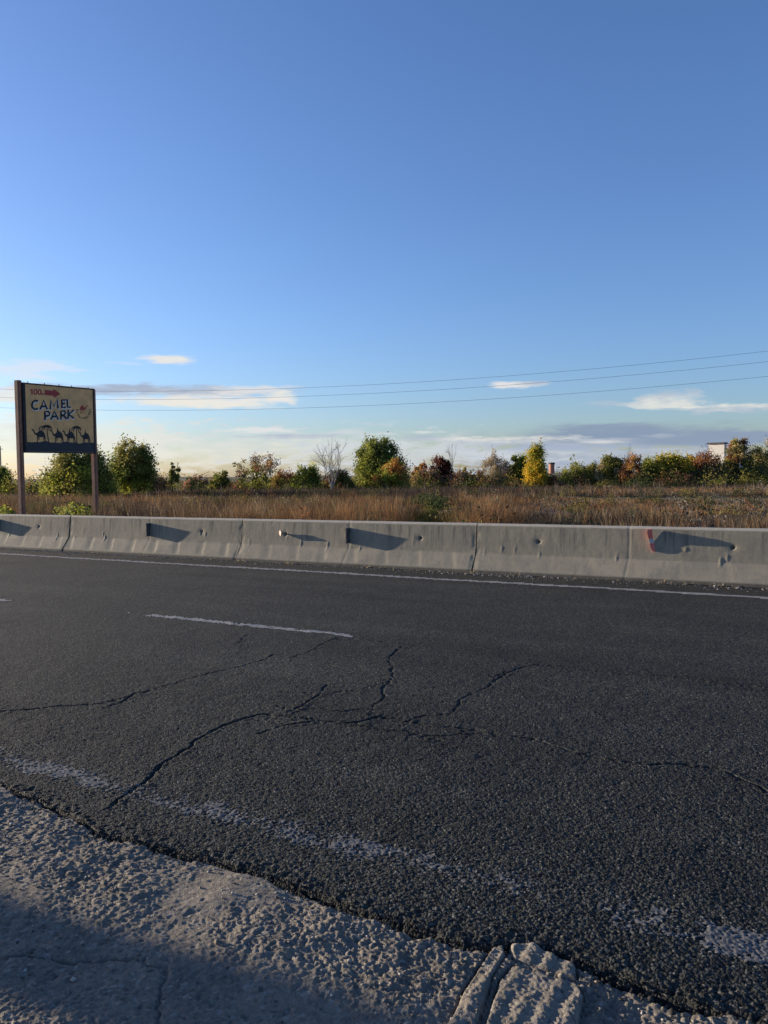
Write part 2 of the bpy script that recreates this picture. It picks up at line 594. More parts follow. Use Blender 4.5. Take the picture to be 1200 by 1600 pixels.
def road_height(x, y):
    rho = np.hypot(x, y)
    near = np.clip(1.0 - (rho - 5.5) / 6.0, .35, 1.0)
    h = (chips(x, y, .0100, 21) - .45) * .0046 * near
    h += (vnoise(x / .006, y / .006, 31) - .5) * .0016 * near
    h += fbm(x / .9, y / .9, 4, 41) * .012
    lump = fbm(x / .10, y / .10, 3, 43)
    h += lump * .004
    wx = x + .055 * fbm(x / .09, y / .09, 4, 51) + .10 * fbm(x / .5, y / .5, 2, 53)
    wy = y + .055 * fbm(x / .09, y / .09, 4, 52) + .10 * fbm(x / .5, y / .5, 2, 54)
    # worn patch among the cracks: shallow, flaking
    for c, cw in zip(CRACKS, crack_w):
        d = dist_polyline(wx, wy, c)
        n = fbm(x / .06, y / .06, 3, 61)
        gapn = fbm(x / .22, y / .22, 2, 64)
        wid = .0115 * cw * (1 + 1.7 * n + .6 * gapn)
        h -= .016 * cw * (1 - sstep(.15, 1.0, d / np.maximum(wid, .003)))
        h += .0015 * cw * np.exp(-(d / .05) ** 2) + .006 * fbm(x / .022, y / .022, 2, 62) * np.exp(-(d / (.07 + .06 * gapn)) ** 2)
    e = road_edge(x, y)
    t = e - y
    h -= .004 * sstep(-.10, 0, t)
    h -= .085 * sstep(-.018, .026, t + .010 * fbm(x / .022, y / .022, 3, 66))
    h += .012 * fbm(x / .02, y / .02, 2, 63) * sstep(-.12, -.02, t)
    return h, e


# cast slab with hand-raked ribs in the right corner
pc = lambda *pp: np.array([ground(p[0], p[1])[:2] for p in pp])
POLY_A = pc((690, 1612), (722, 1546), (768, 1479), (788, 1472), (792, 1492), (772, 1525), (742, 1612))
POLY_B = pc((795, 1474), (832, 1470), (858, 1486), (900, 1504), (905, 1530), (850, 1514), (800, 1500))
POLY_C = pc((800, 1506), (850, 1520), (903, 1536), (914, 1556), (900, 1612), (752, 1612), (778, 1530))


def in_poly(x, y, P):
    r = np.zeros(x.shape, bool)
    n = len(P)
    for i in range(n):
        ax, ay = P[i]; bx, by = P[(i + 1) % n]
        c = ((ay > y) != (by > y))
        r ^= c & (x < (bx - ax) * (y - ay) / (by - ay + 1e-12) + ax)
    return r


def poly_dist(x, y, P):
    return dist_polyline(x, y, [tuple(p) for p in P] + [tuple(P[0])])


RIB_DIR = (pc((745, 1600))[0] - pc((830, 1470))[0])
RIB_DIR = RIB_DIR / np.linalg.norm(RIB_DIR)
RIB_N = np.array([-RIB_DIR[1], RIB_DIR[0]])
APRON_CRACK = [tuple(ground(*p)[:2]) for p in ((-30, 1484), (20, 1486), (80, 1488), (160, 1492), (225, 1494), (250, 1500), (253, 1520), (248, 1545), (252, 1580), (240, 1620))]


def apron_height(x, y):
    h = -.006 + fbm(x / .55, y / .55, 3, 71) * .034 + fbm(x / .16, y / .16, 3, 73) * .015
    rough = sstep(-.16, .12, fbm(x / .45 + 3, y / .45, 3, 75) + .10)
    # the worn gutter is smoother than the ground beside it
    gut = np.exp(-((y - (1.66 + .09 * (x + 2))) / .26) ** 2)
    rough = rough * (1 - .75 * gut) + .12
    h -= .020 * gut
    qx_ = x + .012 * fbm(x / .03, y / .03, 2, 88); qy_ = y + .012 * fbm(x / .03, y / .03, 2, 89)
    ridge = np.abs(fbm(qx_ / .05, qy_ / .05, 4, 81, .62)) * 2
    rough = rough * .78
    h += rough * ((.35 - ridge) * .008 + (chips(qx_, qy_, .011, 85) - .4) * .0045 * (vnoise(x / .05, y / .05, 86) > .45))
    h += fbm(x / .014, y / .014, 2, 84, .7) * .0125 * (rough + .10)
    h += (chips(x, y, .0085, 90) - .4) * .0050 * (rough + .1)
    h += fbm(x / .035, y / .035, 4, 83, .65) * .0075 * (rough + .12) + (vnoise(x / .0055, y / .0055, 87) - .5) * .0030 * (rough + .4)
    pit = np.clip(.16 - vnoise(x / .03, y / .03, 91), 0, 1)
    h -= pit * .05
    d = dist_polyline(x + .06 * fbm(x / .07, y / .07, 4, 93, .65), y + .06 * fbm(x / .07, y / .07, 4, 94, .65), APRON_CRACK)
    h -= .011 * (1 - sstep(.2, 1, d / (.007 + .012 * np.clip(fbm(x / .05, y / .05, 2, 92) + .15, 0, 1))))
    e = road_edge(x, y)
    tw_ = .018 + .018 * sstep(-3.0, -2.0, x) + .050 * (vnoise(x / .13, y / .13, 95) - .35) + .018 * fbm(x / .03, y / .03, 2, 96)
    h -= .070 * sstep(-.008, .008, y - e + tw_)
    # slab pieces
    pid = np.zeros(x.shape, np.int8)
    for i, P in enumerate((POLY_A, POLY_B, POLY_C)):
        ins = in_poly(x + .008 * fbm(x / .04, y / .04, 2, 97), y + .008 * fbm(x / .04, y / .04, 2, 98), P)
        pid[ins] = i + 1
    ds = np.minimum(np.minimum(poly_dist(x, y, POLY_A), poly_dist(x, y, POLY_B)), poly_dist(x, y, POLY_C))
    rib = (x * RIB_N[0] + y * RIB_N[1])
    rw = np.sin((rib + .030 * fbm(x / .10, y / .10, 3, 99)) / .066 * 2 * math.pi) * (.35 + 1.1 * vnoise(x / .09, y / .09, 100))
    rw = np.sign(rw) * np.abs(rw) ** .6
    hs = .002 + .0028 * rw + fbm(x / .05, y / .05, 4, 101, .6) * .010 + fbm(x / .011, y / .011, 2, 102, .7) * .006 + fbm(x / .2, y / .2, 2, 103) * .012
    hs += (chips(x, y, .010, 105) - .4) * .0030
    hs -= .022 * (1 - sstep(.0, .011, ds))
    # ribs fade into the rough ground on the right of the slab
    fade = np.exp(-np.clip(ds, 0, 9) / .10) * (x > POLY_C[:, 0].max() - .12)
    h = h + np.where(pid == 0, fade * (.006 * rw + .006), 0)
    return np.where(pid > 0, hs, h), pid


def sub_grid(nr, nc, keep):
    """faces of a row x column grid whose quad flag is set, with compact vertex numbering"""
    r, c = np.nonzero(keep)
    a = r * nc + c
    q = np.stack([a, a + 1, a + nc + 1, a + nc], 1)
    used = np.unique(q)
    remap = np.zeros(nr * nc, np.int64)
    remap[used] = np.arange(len(used))
    return used, remap[q]


NEAR_STEP = .0019
th = np.radians(118.5) + np.linspace(math.radians(30.5), -math.radians(30.5), int(math.radians(61) / NEAR_STEP))
rr = np.concatenate([np.exp(np.arange(math.log(1.35), math.log(8.2), NEAR_STEP)), np.exp(np.arange(math.log(8.2) + .006, math.log(24), .006))])
GX = (rr[:, None] * np.cos(th)[None, :])
GY = (rr[:, None] * np.sin(th)[None, :])
nr, nc = GX.shape
e_grid = np.interp(GX, edge_g[:, 0], edge_g[:, 1])
qx = .25 * (GX[:-1, :-1] + GX[1:, :-1] + GX[:-1, 1:] + GX[1:, 1:])
qy = .25 * (GY[:-1, :-1] + GY[1:, :-1] + GY[:-1, 1:] + GY[1:, 1:])
qe = np.interp(qx, edge_g[:, 0], edge_g[:, 1])
border = np.zeros((nr, nc))
ci = np.arange(nc)
border += np.clip(1 - np.minimum(ci, nc - 1 - ci) / 6.0, 0, 1)[None, :]
border += np.clip(1 - (np.arange(nr)) / 6.0, 0, 1)[:, None]

# road
keep = (qy > qe - .055) & (qy < 12.3)
used, q = sub_grid(nr, nc, keep)
X = GX.ravel()[used]; Y = GY.ravel()[used]
Z, E_ = road_height(X, Y)
Z = Z - .003 * np.clip(border.ravel()[used], 0, 1)
road = mesh_obj('road', np.stack([X, Y, Z], 1), q[:, ::-1].copy(), M_ASPHALT)
tag(road, 'cracked dark asphalt road running in front of the concrete barrier', None, None, 'structure')


def marking(name, ymid, half, maskfun, lift, mat, label):
    cx = X[q].mean(1); cy = Y[q].mean(1); cz = Z[q].mean(1)
    d = np.abs(cy - ymid) / half
    k = (d < 1.35)
    idx = np.nonzero(k)[0]
    mk = maskfun(cx[idx], cy[idx], d[idx], cz[idx])
    qq = q[idx[mk]]
    u = np.unique(qq)
    rm = np.zeros(len(X), np.int64); rm[u] = np.arange(len(u))
    o = mesh_obj(name, np.stack([X[u], Y[u], Z[u] + lift], 1), rm[qq][:, ::-1].copy(), mat)
    o['kind'] = 'structure'
    o['label'] = label
    return o


def far_mask(x, y, d, z):
    return (d + 1.1 * fbm(x / .10, y / .06, 3, 201) < 1.0) & (fbm(x / .5, y / .2, 3, 202) < .24)


def centre_mask(x, y, d, z):
    on = sstep(-6.62, -6.5, x) * (1 - sstep(-3.95, -3.72, x)) + .8 * sstep(-9.9, -9.8, x) * (1 - sstep(-9.05, -8.95, x))
    faint = .17 * (x < -6.6) * (x > -8.8)
    return (d + 1.3 * fbm(x / .07, y / .04, 3, 203) < .95) & (fbm(x / .16, y / .05, 3, 204) + .5 < on * .72 + faint)


def near_mask(x, y, d, z):
    on = .60 * np.exp(-((x + 3.45) / .50) ** 2) + .29 * sstep(-3.1, -2.6, x) * (1 - .75 * sstep(-1.25, -.85, x)) + .50 * sstep(-.33, -.22, x)
    n = fbm(x / .022, y / .022, 3, 205) * 1.3 + fbm(x / .11, y / .11, 2, 206)
    hi = chips(x, y, .0100, 21) - .55
    return (n * .8 + .42 - hi * .5 < on * (1.25 - .75 * d * d)) & (hi > -.35)


marking('edge_marking', 10.52, .075, far_mask, .0040, M_PAINT, 'thin white edge line along the foot of the concrete barrier')
marking('centre_marking', 6.39, .055, centre_mask, .0030, M_PAINT, 'worn white dash in the middle of the road')
marking('worn_marking', 2.72, .075, near_mask, .0012, M_PAINT_NEAR, 'almost worn away white line beside the rough concrete edge')

# apron
keep = (qy < qe + .075)
used, q2 = sub_grid(nr, nc, keep)
X2 = GX.ravel()[used]; Y2 = GY.ravel()[used]
Z2, PID = apron_height(X2, Y2)
Z2 = Z2 - .02 * np.clip(border.ravel()[used], 0, 1)
fp = PID[q2]
fid = np.where((fp == fp[:, :1]).all(1), fp[:, 0], 0)
V2 = np.stack([X2, Y2, Z2], 1)


def piece(mask, name, mat, parent=None):
    qq = q2[mask]
    u = np.unique(qq)
    rm = np.zeros(len(V2), np.int64); rm[u] = np.arange(len(u))
    return mesh_obj(name, V2[u], rm[qq][:, ::-1].copy(), mat, parent)


apron = piece(fid == 0, 'pavement', M_APRON)
tag(apron, 'rough broken concrete apron at the edge of the road', None, None, 'structure')
for i in (1, 2, 3):
    piece(fid == i, 'slab', M_SLAB, apron)

# the same road and apron going on outside the detailed stretch, and the field behind


def strip(name, x0, x1, y0, y1, z, nx, ny, mat, amp=0.0, label=None):
    xs = np.linspace(x0, x1, nx); ys = np.linspace(y0, y1, ny)
    gx, gy = np.meshgrid(xs, ys)
    gz = z + amp * fbm(gx / 3, gy / 3, 3, 301)
    k = np.ones((ny - 1, nx - 1), bool)
    u, f = sub_grid(ny, nx, k)
    o = mesh_obj(name, np.stack([gx.ravel(), gy.ravel(), gz.ravel()], 1), f, mat)
    o['kind'] = 'structure'
    if label:
        o['label'] = label
    return o


COT_L, COT_R = 1 / math.tan(math.radians(148.7)), 1 / math.tan(math.radians(88.3))


def road_side(name, left, label):
    ys = np.linspace(2.36, 12.3, 110)
    t = np.linspace(0, 1, 110) ** 3.2
    T_, Y_ = np.meshgrid(t, ys)
    xe = Y_ * (COT_L if left else COT_R)
    X_ = xe + ((-220 if left else 220) - xe) * T_
    Zb = -.0035 + .012 * fbm(X_ / .9, Y_ / .9, 4, 41) * (1 - .8 * T_)
    _u, f_ = sub_grid(110, 110, np.ones((109, 109), bool))
    o = mesh_obj(name, np.stack([X_.ravel(), Y_.ravel(), Zb.ravel()], 1), f_ if not left else f_[:, ::-1].copy(), M_ASPHALT)
    o['kind'] = 'structure'; o['label'] = label


road_side('road', True, 'dark asphalt road going on to the left of the cracked stretch')
road_side('road', False, 'dark asphalt road going on to the right of the cracked stretch')
ph_ = np.radians(np.linspace(148.8, 448.2, 130))
rh_ = np.concatenate([[0.0], np.geomspace(.3, 220, 60)])
PH, RH = np.meshgrid(ph_, rh_)
XA, YA = RH * np.cos(PH), np.minimum(RH * np.sin(PH), 2.37)
ZA = -.030 + .030 * fbm(XA / .5, YA / .5, 4, 302) - .02 * (RH > 40)
_u, f_ = sub_grid(61, 130, np.ones((60, 129), bool))
pb_ = mesh_obj('pavement', np.stack([XA.ravel(), YA.ravel(), ZA.ravel()], 1), f_, M_APRON)
tag(pb_, 'rough concrete ground on the near side of the road', None, None, 'structure')
ang_ = np.radians(np.linspace(88, 149, 20))
disc = mesh_obj('pavement', np.array([(0, 0, -.03)] + [(1.39 * math.cos(a_), 1.39 * math.sin(a_), -.03) for a_ in ang_]), [(0, i, i + 1) for i in range(1, 20)], M_APRON)
tag(disc, 'patch of rough concrete at the photographer\'s feet', None, None, 'structure')

# field: gently uneven
fx = np.concatenate([-np.geomspace(3000, 130, 24), np.linspace(-120, 60, 140), np.geomspace(70, 3000, 24)])
fy = np.concatenate([np.linspace(12.0, 140, 150), np.geomspace(150, 6000, 26)])
gx, gy = np.meshgrid(fx, fy)


def field_z(x, y):
    z = -.06 + .10 * fbm(x / 9, y / 9, 3, 311) * sstep(13, 18, y)
    return z


u, f = sub_grid(len(fy), len(fx), np.ones((len(fy) - 1, len(fx) - 1), bool))
field = mesh_obj('field', np.stack([gx.ravel(), gy.ravel(), field_z(gx, gy).ravel()], 1), f, M_SOIL, smooth=True)
tag(field, 'dry brown field behind the barrier', None, None, 'structure')

# base ground on this side, out to the horizon
gb = mesh_obj('ground', [(-3000, -3000, -.3), (3000, -3000, -.3), (3000, 13, -.3), (-3000, 13, -.3)], [(0, 1, 2, 3)], M_SOIL)
gb['kind'] = 'structure'

# far hills
hx = np.linspace(-5200, 3600, 260)
prof = 3 + 32 * np.clip(fbm(hx / 700, hx * 0, 4, 321) + .12, 0, 2)
rows = [(0, 0.0), (350, .7), (700, 1.0), (1500, .6), (2600, 0)]
hv = []
for dy, k in rows:
    for xx, pz in zip(hx, prof):
        hv.append((xx, 3000 + dy, -1 + pz * k * 1.25))
u, f = sub_grid(len(rows), len(hx), np.ones((len(rows) - 1, len(hx) - 1), bool))
hl = mesh_obj('hills', np.array(hv), f, M_HILL, smooth=True)
tag(hl, 'low bluish hills on the horizon', None, None, 'structure')

# ------------------------------------------------------------------ concrete barrier
BY = 11.42
SEG = 4.80
prof_front = [(.05, 0.0), (.004, .018), (0, .03), (0, .082), (.178, .33), (.195, .46), (.228, .782), (.252, .808)]
prof_back = [(.372, .808), (.38, .795), (.432, .33), (.61, .082), (.61, .03), (.57, 0.0)]


def sample_profile():
    pts = []
    P = prof_front
    for (a, b), n in zip(zip(P[:-1], P[1:]), (1, 1, 4, 22, 10, 26, 1)):
        for i in range(n):
            t = i / n
            pts.append((a[0] + (b[0] - a[0]) * t, a[1] + (b[1] - a[1]) * t))
    pts.append(P[-1])
    nf = len(pts)
    return np.array(pts + prof_back), nf


def make_barrier(i, x0, yoff, tilt, label):
    prof, nf = sample_profile()
    npz = len(prof)
    gap = .022
    s = np.linspace(gap / 2, SEG - gap / 2, 280)
    S, T = np.meshgrid(s, np.arange(npz), indexing='ij')
    py = prof[T, 0].copy(); pz = prof[T, 1].copy()
    front = (T < nf)
    up = sstep(.32, .37, pz)
    seed = 400 + 17 * i
    d = np.zeros_like(py)
    gs = S + x0
    # poured-panel bulges: the face swells and steps back every half metre or so
    jig = gs + .10 * (pz - .3) / .3 * (1 - up) + .05 * fbm(gs / .4, pz / .3, 2, seed)
    ph = (jig / .62 + i * .37) % 1.0
    saw = sstep(0, .13, ph) * (1 - sstep(.70, 1.0, ph))
    d += (1 - up) * (.003, .004, .0065, .004, .0015, .002)[i] * (saw - .5) * sstep(.08, .14, pz)
    d += up * .0035 * fbm(gs / .5, pz / .5, 3, seed + 1)
    d += .0018 * fbm(gs / .05, pz / .05, 3, seed + 2)
    # drips and scabs at the break of slope
    r = np.random.default_rng(seed)
    for _ in range(8):
        sx = r.uniform(.15, SEG - .15); zc = r.choice([.34, .36, .40, .44, .50]); ln = r.uniform(.03, .10); wd = r.uniform(.006, .016)
        d += r.uniform(.003, .009) * np.exp(-((S - sx - .08 * (pz - zc)) / wd) ** 2) * np.exp(-((pz - zc) / ln) ** 4)
    # moulding seam in the middle
    d -= .0015 * np.exp(-((S - SEG / 2) / .012) ** 2) * up + .0025 * np.exp(-((S - SEG / 2 + .1 * (1 - up) * (.33 - pz)) / .014) ** 2)
    # lifting holes
    for fr in (.215, .79):
        hz = .545
        rr_ = np.hypot(S - fr * SEG, pz - hz)
        if i == 2 and fr < .5:
            continue
        d -= .055 * (1 - sstep(.018, .030, rr_))
        d -= .006 * np.exp(-(rr_ / .07) ** 2)
    # chipped ends
    ed = np.minimum(S, SEG - S)
    d -= .016 * np.clip(fbm(gs / .12, pz / .09, 3, seed + 5) + .12, 0, 1) * (1 - sstep(.02, .085, ed))
    ny = np.where(pz < .082, 1.0, np.where(pz < .33, .82, .99))
    py = np.where(front, py - d * ny, py)
    pz = np.where(front & (pz > .03) & (pz < .80), pz + d * np.where(pz < .33, .57, .09) * (pz > .082), pz)
    # ragged top edge
    pz = np.where(T >= nf - 2, np.where(T <= nf + 1, pz + .006 * fbm(gs / .2, T * .3, 3, seed + 7), pz), pz)
    V = np.stack([S - SEG / 2, py - .0, pz], -1).reshape(-1, 3)
    V[:, 1] += (V[:, 0] / SEG) * tilt[0] + V[:, 2] * tilt[1]
    n0, n1 = len(s), npz
    a = (np.arange(n0 - 1)[:, None] * n1 + np.arange(n1)[None, :]).ravel()
    b = (np.arange(n0 - 1)[:, None] * n1 + (np.arange(n1)[None, :] + 1) % n1).ravel()
    qd = np.stack([a, b, b + n1, a + n1], 1)
    o = bpy.data.objects.new('concrete_barrier', None)
    COL.objects.link(o)
    o.location = (x0 + SEG / 2, BY + yoff, -.034)
    tag(o, label, 'road barrier', 'concrete barriers along the far side of the road')
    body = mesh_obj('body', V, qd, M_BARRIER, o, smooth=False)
    # end faces
    for k, base in ((0, 0), (1, (n0 - 1) * n1)):
        ring = [V[base + t] for t in range(n1)]
        fc = tuple(range(n1)) if k == 0 else tuple(reversed(range(n1)))
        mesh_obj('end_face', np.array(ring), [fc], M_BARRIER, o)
    return o


JOINTS = [-23.85, -19.05, -14.22, -9.42, -4.62, .18]
B_LABELS = ['concrete barrier next before the leftmost one in view',
            'pale concrete barrier leftmost in the row, cut by the left photo edge',
            'pale concrete barrier whose lower slope bulges, second of the row from the left',
            'concrete barrier with the small pink reflector on its face',
            'concrete barrier carrying the bent red and white marker plate',
            'concrete barrier next after the one with the red marker plate']
OFFS = [(0, (.0, .01)), (-.012, (.01, .01)), (.004, (.012, .0)), (.0, (.008, .012)), (.014, (.006, -.012)), (.0, (0, 0))]
BARRIERS = []
for i, (x0, lab, (yo, tl)) in enumerate(zip(JOINTS, B_LABELS, OFFS)):
    BARRIERS.append(make_barrier(i, x0, yo, tl, lab))

# thin dark plates standing out of the face in the middle of a barrier
for i in (1, 2, 3):
    mb = MB()
    mb.box((0, .165, .555), (.014, .135, .27))
    mb.box((.012, .2, .47), (.03, .03, .03))
    mb.box((.012, .2, .64), (.03, .03, .03))
    mb.build('marker_plate', M_PLATE, BARRIERS[i])

# bent red and white plate
rx = at(1021, 845, 11.62 - .0)
v = ray(1021, 845); rx = CAM + v * ((BY + .20) / v[1])
bent = empty('marker_plate', (rx[0], BY + .215, .42), 'bent red and white marker plate sticking out of the concrete barrier', 'marker plate')


def ribbon(zs, mat, name):
    vs, fs = [], []
    for z, out_, sx, tw in zs:
        vs += [(sx, -.0 + z * .09 * 0, z), (sx + tw, -out_, z), (sx + .006, .0, z), (sx + tw + .006, -out_ + .002, z)]
    for k in range(len(zs) - 1):
        b = 4 * k
        fs += [(b, b + 1, b + 5, b + 4), (b + 3, b + 2, b + 6, b + 7), (b + 1, b + 3, b + 7, b + 5), (b + 2, b, b + 4, b + 6)]
    fs += [(0, 2, 3, 1), (4 * len(zs) - 4, 4 * len(zs) - 3, 4 * len(zs) - 1, 4 * len(zs) - 2)]
    return mesh_obj(name, np.array(vs), fs, mat, bent)


ribbon([(.185, .055, -.012, -.044), (.215, .085, -.016, -.046), (.26, .105, -.022, -.048), (.30, .105, -.028, -.046), (.325, .085, -.030, -.034)], M_RED, 'upper_strip')
ribbon([(.125, .045, .004, -.046), (.155, .048, -.006, -.050), (.184, .055, -.012, -.050)], M_WHITE, 'middle_strip')
ribbon([(.0, .035, .034, -.030), (.03, .048, .030, -.052), (.08, .052, .016, -.056), (.124, .045, .004, -.046)], M_RED, 'lower_strip')

# small crumpled pink reflector
v = ray(440, 833); rp = CAM + v * ((BY + .19) / v[1])
refl = empty('reflector', (rp[0], BY + .205, rp[2]), 'small crumpled pink reflector on the face of the concrete barrier', 'reflector')
mesh_obj('plate', np.array([(-.055, -.02, 0), (0, -.065, .062), (.055, -.105, .012), (.0, -.06, -.057), (-.045, -.01, 0), (.008, -.05, .055), (.06, -.09, .01), (.008, -.045, -.05)]),
         [(0, 3, 2, 1), (4, 5, 6, 7), (0, 1, 5, 4), (1, 2, 6, 5), (2, 3, 7, 6), (3, 0, 4, 7)], M_PINK, refl)
MB().box((0, -.02, 0), (.02, .09, .02)).build('bolt', M_PLATE, refl)

# ------------------------------------------------------------------ leafy things


def leaf_quads(C, size, r, up=.3, aspect=.62):
    """quads of random orientation around centres C"""
    n = len(C)
    nrm = r.normal(size=(n, 3)); nrm[:, 2] += up
    nrm /= np.linalg.norm(nrm, axis=1, keepdims=True)
    a = np.cross(nrm, r.normal(size=(n, 3)))
    a /= np.linalg.norm(a, axis=1, keepdims=True) + 1e-9
    b = np.cross(nrm, a)
    sz = size * r.uniform(.6, 1.35, (n, 1))
    a = a * sz; b = b * sz * aspect
    V = np.stack([C - a, C - b * .9 + a * .1, C + a, C + b * .9 + a * .1], 1).reshape(-1, 3)
    return V, np.arange(4 * n).reshape(n, 4)


def pick_tint(n, cols, r, pos=None):
    cols = np.array(cols)
    k = r.integers(0, len(cols), n)
    t = cols[k] * r.uniform(.75, 1.25, (n, 1))
    return np.clip(t, 0, 1)


def limb(mb, p0, p1, r0_, r1_, r, wob=.12, n=4, sides=5):
    p0 = np.asarray(p0, float); p1 = np.asarray(p1, float)
    L = np.linalg.norm(p1 - p0)
    pts = []
    off = r.normal(size=3) * wob * L * .5
    for k in range(n + 1):
        t = k / n
        pts.append(p0 + (p1 - p0) * t + off * math.sin(math.pi * t) + np.array([0, 0, .08 * L * t * (1 - t)]))
    mb.tube(pts, [r0_ + (r1_ - r0_) * k / n for k in range(n + 1)], sides)


def plant(name, label, cat, depth, x0, x1, ytop, cols, seed, shape='round', nclump=34, leaves=110, leaf=.16, low=.05, bark=None,
          group='bushes and trees beyond the field', part='crown', zbase=None, lowcols=None, spread=.20, stems=1, ybase=None):
    r = np.random.default_rng(seed)
    px = .5 * (x0 + x1)
    p = at(px, horizon_y(px), depth)
    top = at(px, ytop, depth)[2]
    z0 = float(field_z(np.array([p[0]]), np.array([p[1]]))[0]) if zbase is None else zbase
    hh = top - z0
    aw = .5 * (x1 - x0) * depth / FPX
    t = empty(name, (p[0], p[1], z0), label, cat, group)
    # clump centres
    cs = []
    nclump = int(nclump * (1.5 if leaves > 40 else 1.1))
    while len(cs) < nclump:
        q = r.uniform(-1, 1, 3)
        zt = .5 * (q[2] + 1)
        rad = math.hypot(q[0], q[1])
        if shape == 'round':
            lim = math.sqrt(max(0, 1 - ((zt - .52) / .50) ** 2))
        elif shape == 'column':
            lim = (1 - zt) ** .55 * (.55 + .45 * min(1, zt / .18)) * 1.0
        elif shape == 'spread':
            lim = .55 + .45 * zt if zt < .8 else math.sqrt(max(0, 1 - ((zt - .8) / .22) ** 2))
        elif shape == 'mound':
            lim = math.sqrt(max(0, 1 - zt ** 2.2))
        else:
            lim = 1
        if rad > lim or (rad < lim * .45 and r.uniform() < .55):
            continue
        rc = spread * aw * r.uniform(.55, 1.45)
        k = 1 - spread * .8
        cs.append((q[0] * aw * k, q[1] * aw * k * .8, max(low * hh + rc * .3, (low + (1 - low) * zt) * hh - rc * .45), rc))
    mb = MB()
    tr = max(.035, .020 * hh)
    trunk_top = np.array([r.normal() * .04 * hh, r.normal() * .04 * hh, hh * .72])
    roots = [np.array([r.normal() * .06 * aw, r.normal() * .06 * aw, -.05]) for _ in range(stems)]
    for rt in roots:
        limb(mb, rt, trunk_top + rt * 2 + (r.normal(size=3) * .12 * aw if stems > 1 else 0), tr, tr * .35, r, .05, 6, 6)
    for (cx, cy, cz, rc) in cs:
        rt = roots[r.integers(0, stems)]
        zt = min(cz * .65, hh * .68)
        sp = rt + (trunk_top - rt) * (zt / (hh * .72))
        limb(mb, sp, (cx, cy, cz), tr * .38, tr * .09, r, .14, 3, 4)
    mb.build('trunk', bark or M_BARK, t)
    C = []
    G = []
    for (cx, cy, cz, rc) in cs:
        n = max(6, int(leaves * 1.75 * (rc / (spread * aw)) ** 1.5))
        ax_ = r.normal(size=3); ax_[2] = abs(ax_[2]) + .4; ax_ /= np.linalg.norm(ax_)
        g = r.normal(size=(n, 3)) * rc * .50
        g += ax_ * (r.normal(size=(n, 1)) * rc * .38)
        C.append(g + (cx, cy, cz))
        hgt = (cz / hh)
        tone = r.uniform(.8, 1.2)
        base = cols
        if lowcols is not None and (hgt + r.normal() * .12) < .45:
            base = lowcols
        sub = [base[r.integers(0, len(base))], base[r.integers(0, len(base))]]
        G.append(pick_tint(n, sub, r) * tone)
    if leaves > 40:
        for _ in range(9):
            c0 = cs[r.integers(0, len(cs))]
            L_ = hh * r.uniform(.10, .24)
            dr_ = np.array([r.normal() * .35, r.normal() * .35, 1.0])
            m_ = 16
            tt_ = r.uniform(0, 1, (m_, 1))
            C.append(np.array(c0[:3]) + (0, 0, c0[3] * .5) + dr_ * L_ * tt_ + r.normal(size=(m_, 3)) * .07)
            G.append(pick_tint(m_, cols, r))
    C = np.concatenate(C); G = np.concatenate(G)
    k = C[:, 2] > .02
    C = C[k]; G = G[k]
    V, Fq = leaf_quads(C, leaf * .78, r)
    mesh_obj(part, V, Fq, M_LEAF, t, tint=np.clip(G * 1.2, 0, .9))
    return t


def bare_tree(name, label, depth, x0, x1, ytop, seed, stems=3, mat=None, levels=4, group='bushes and trees beyond the field', lean=.35):
    r = np.random.default_rng(seed)
    px = .5 * (x0 + x1)
    p = at(px, horizon_y(px), depth)
    hh = at(px, ytop, depth)[2]
    aw = .5 * (x1 - x0) * depth / FPX
    t = empty(name, (p[0], p[1], -.08), label, 'tree', group)
    mb = MB()
    tw = MB()

    def grow(p0, d, L, rad, lv):
        d = d / np.linalg.norm(d)
        p1 = p0 + d * L
        limb(mb if lv >= levels - 1 else tw, p0, p1, rad, rad * .6, r, .07, 3, 5 if lv > 1 else 3)
        if lv == 0:
            return
        nb = r.integers(3, 5)
        for k in range(nb):
            tt = r.uniform(.35, 1.0) if k else 1.0
            dd = d + r.normal(size=3) * .42 + np.array([0, 0, .16])
            grow(p0 + d * L * tt, dd, L * r.uniform(.50, .72), rad * .55, lv - 1)

    for s in range(stems):
        a = 2 * math.pi * s / stems + r.uniform(-.3, .3)
        d = np.array([r0[0] * math.cos(a), r0[1] * math.cos(a), 0]) * lean * aw / hh * 2.2 + np.array([0, math.sin(a) * .2, 1.0])
        grow(np.array([.1 * math.cos(a), .1 * math.sin(a), 0]), d, hh * .46, .012 * hh, levels)
    # bring the drawn size to the measured one
    allv = np.array(mb.v + tw.v)
    sz = hh / allv[:, 2].max()
    w_ = np.abs(allv[:, :2] @ r0[:2]).max()
    sxy = aw / w_
    for b in (mb, tw):
        b.v = [q * (sxy, sxy, sz) for q in map(np.asarray, b.v)]
    mb.build('trunk', mat or M_PALEBARK, t)
    tw.build('twigs', mat or M_PALEBARK, t)
    return t


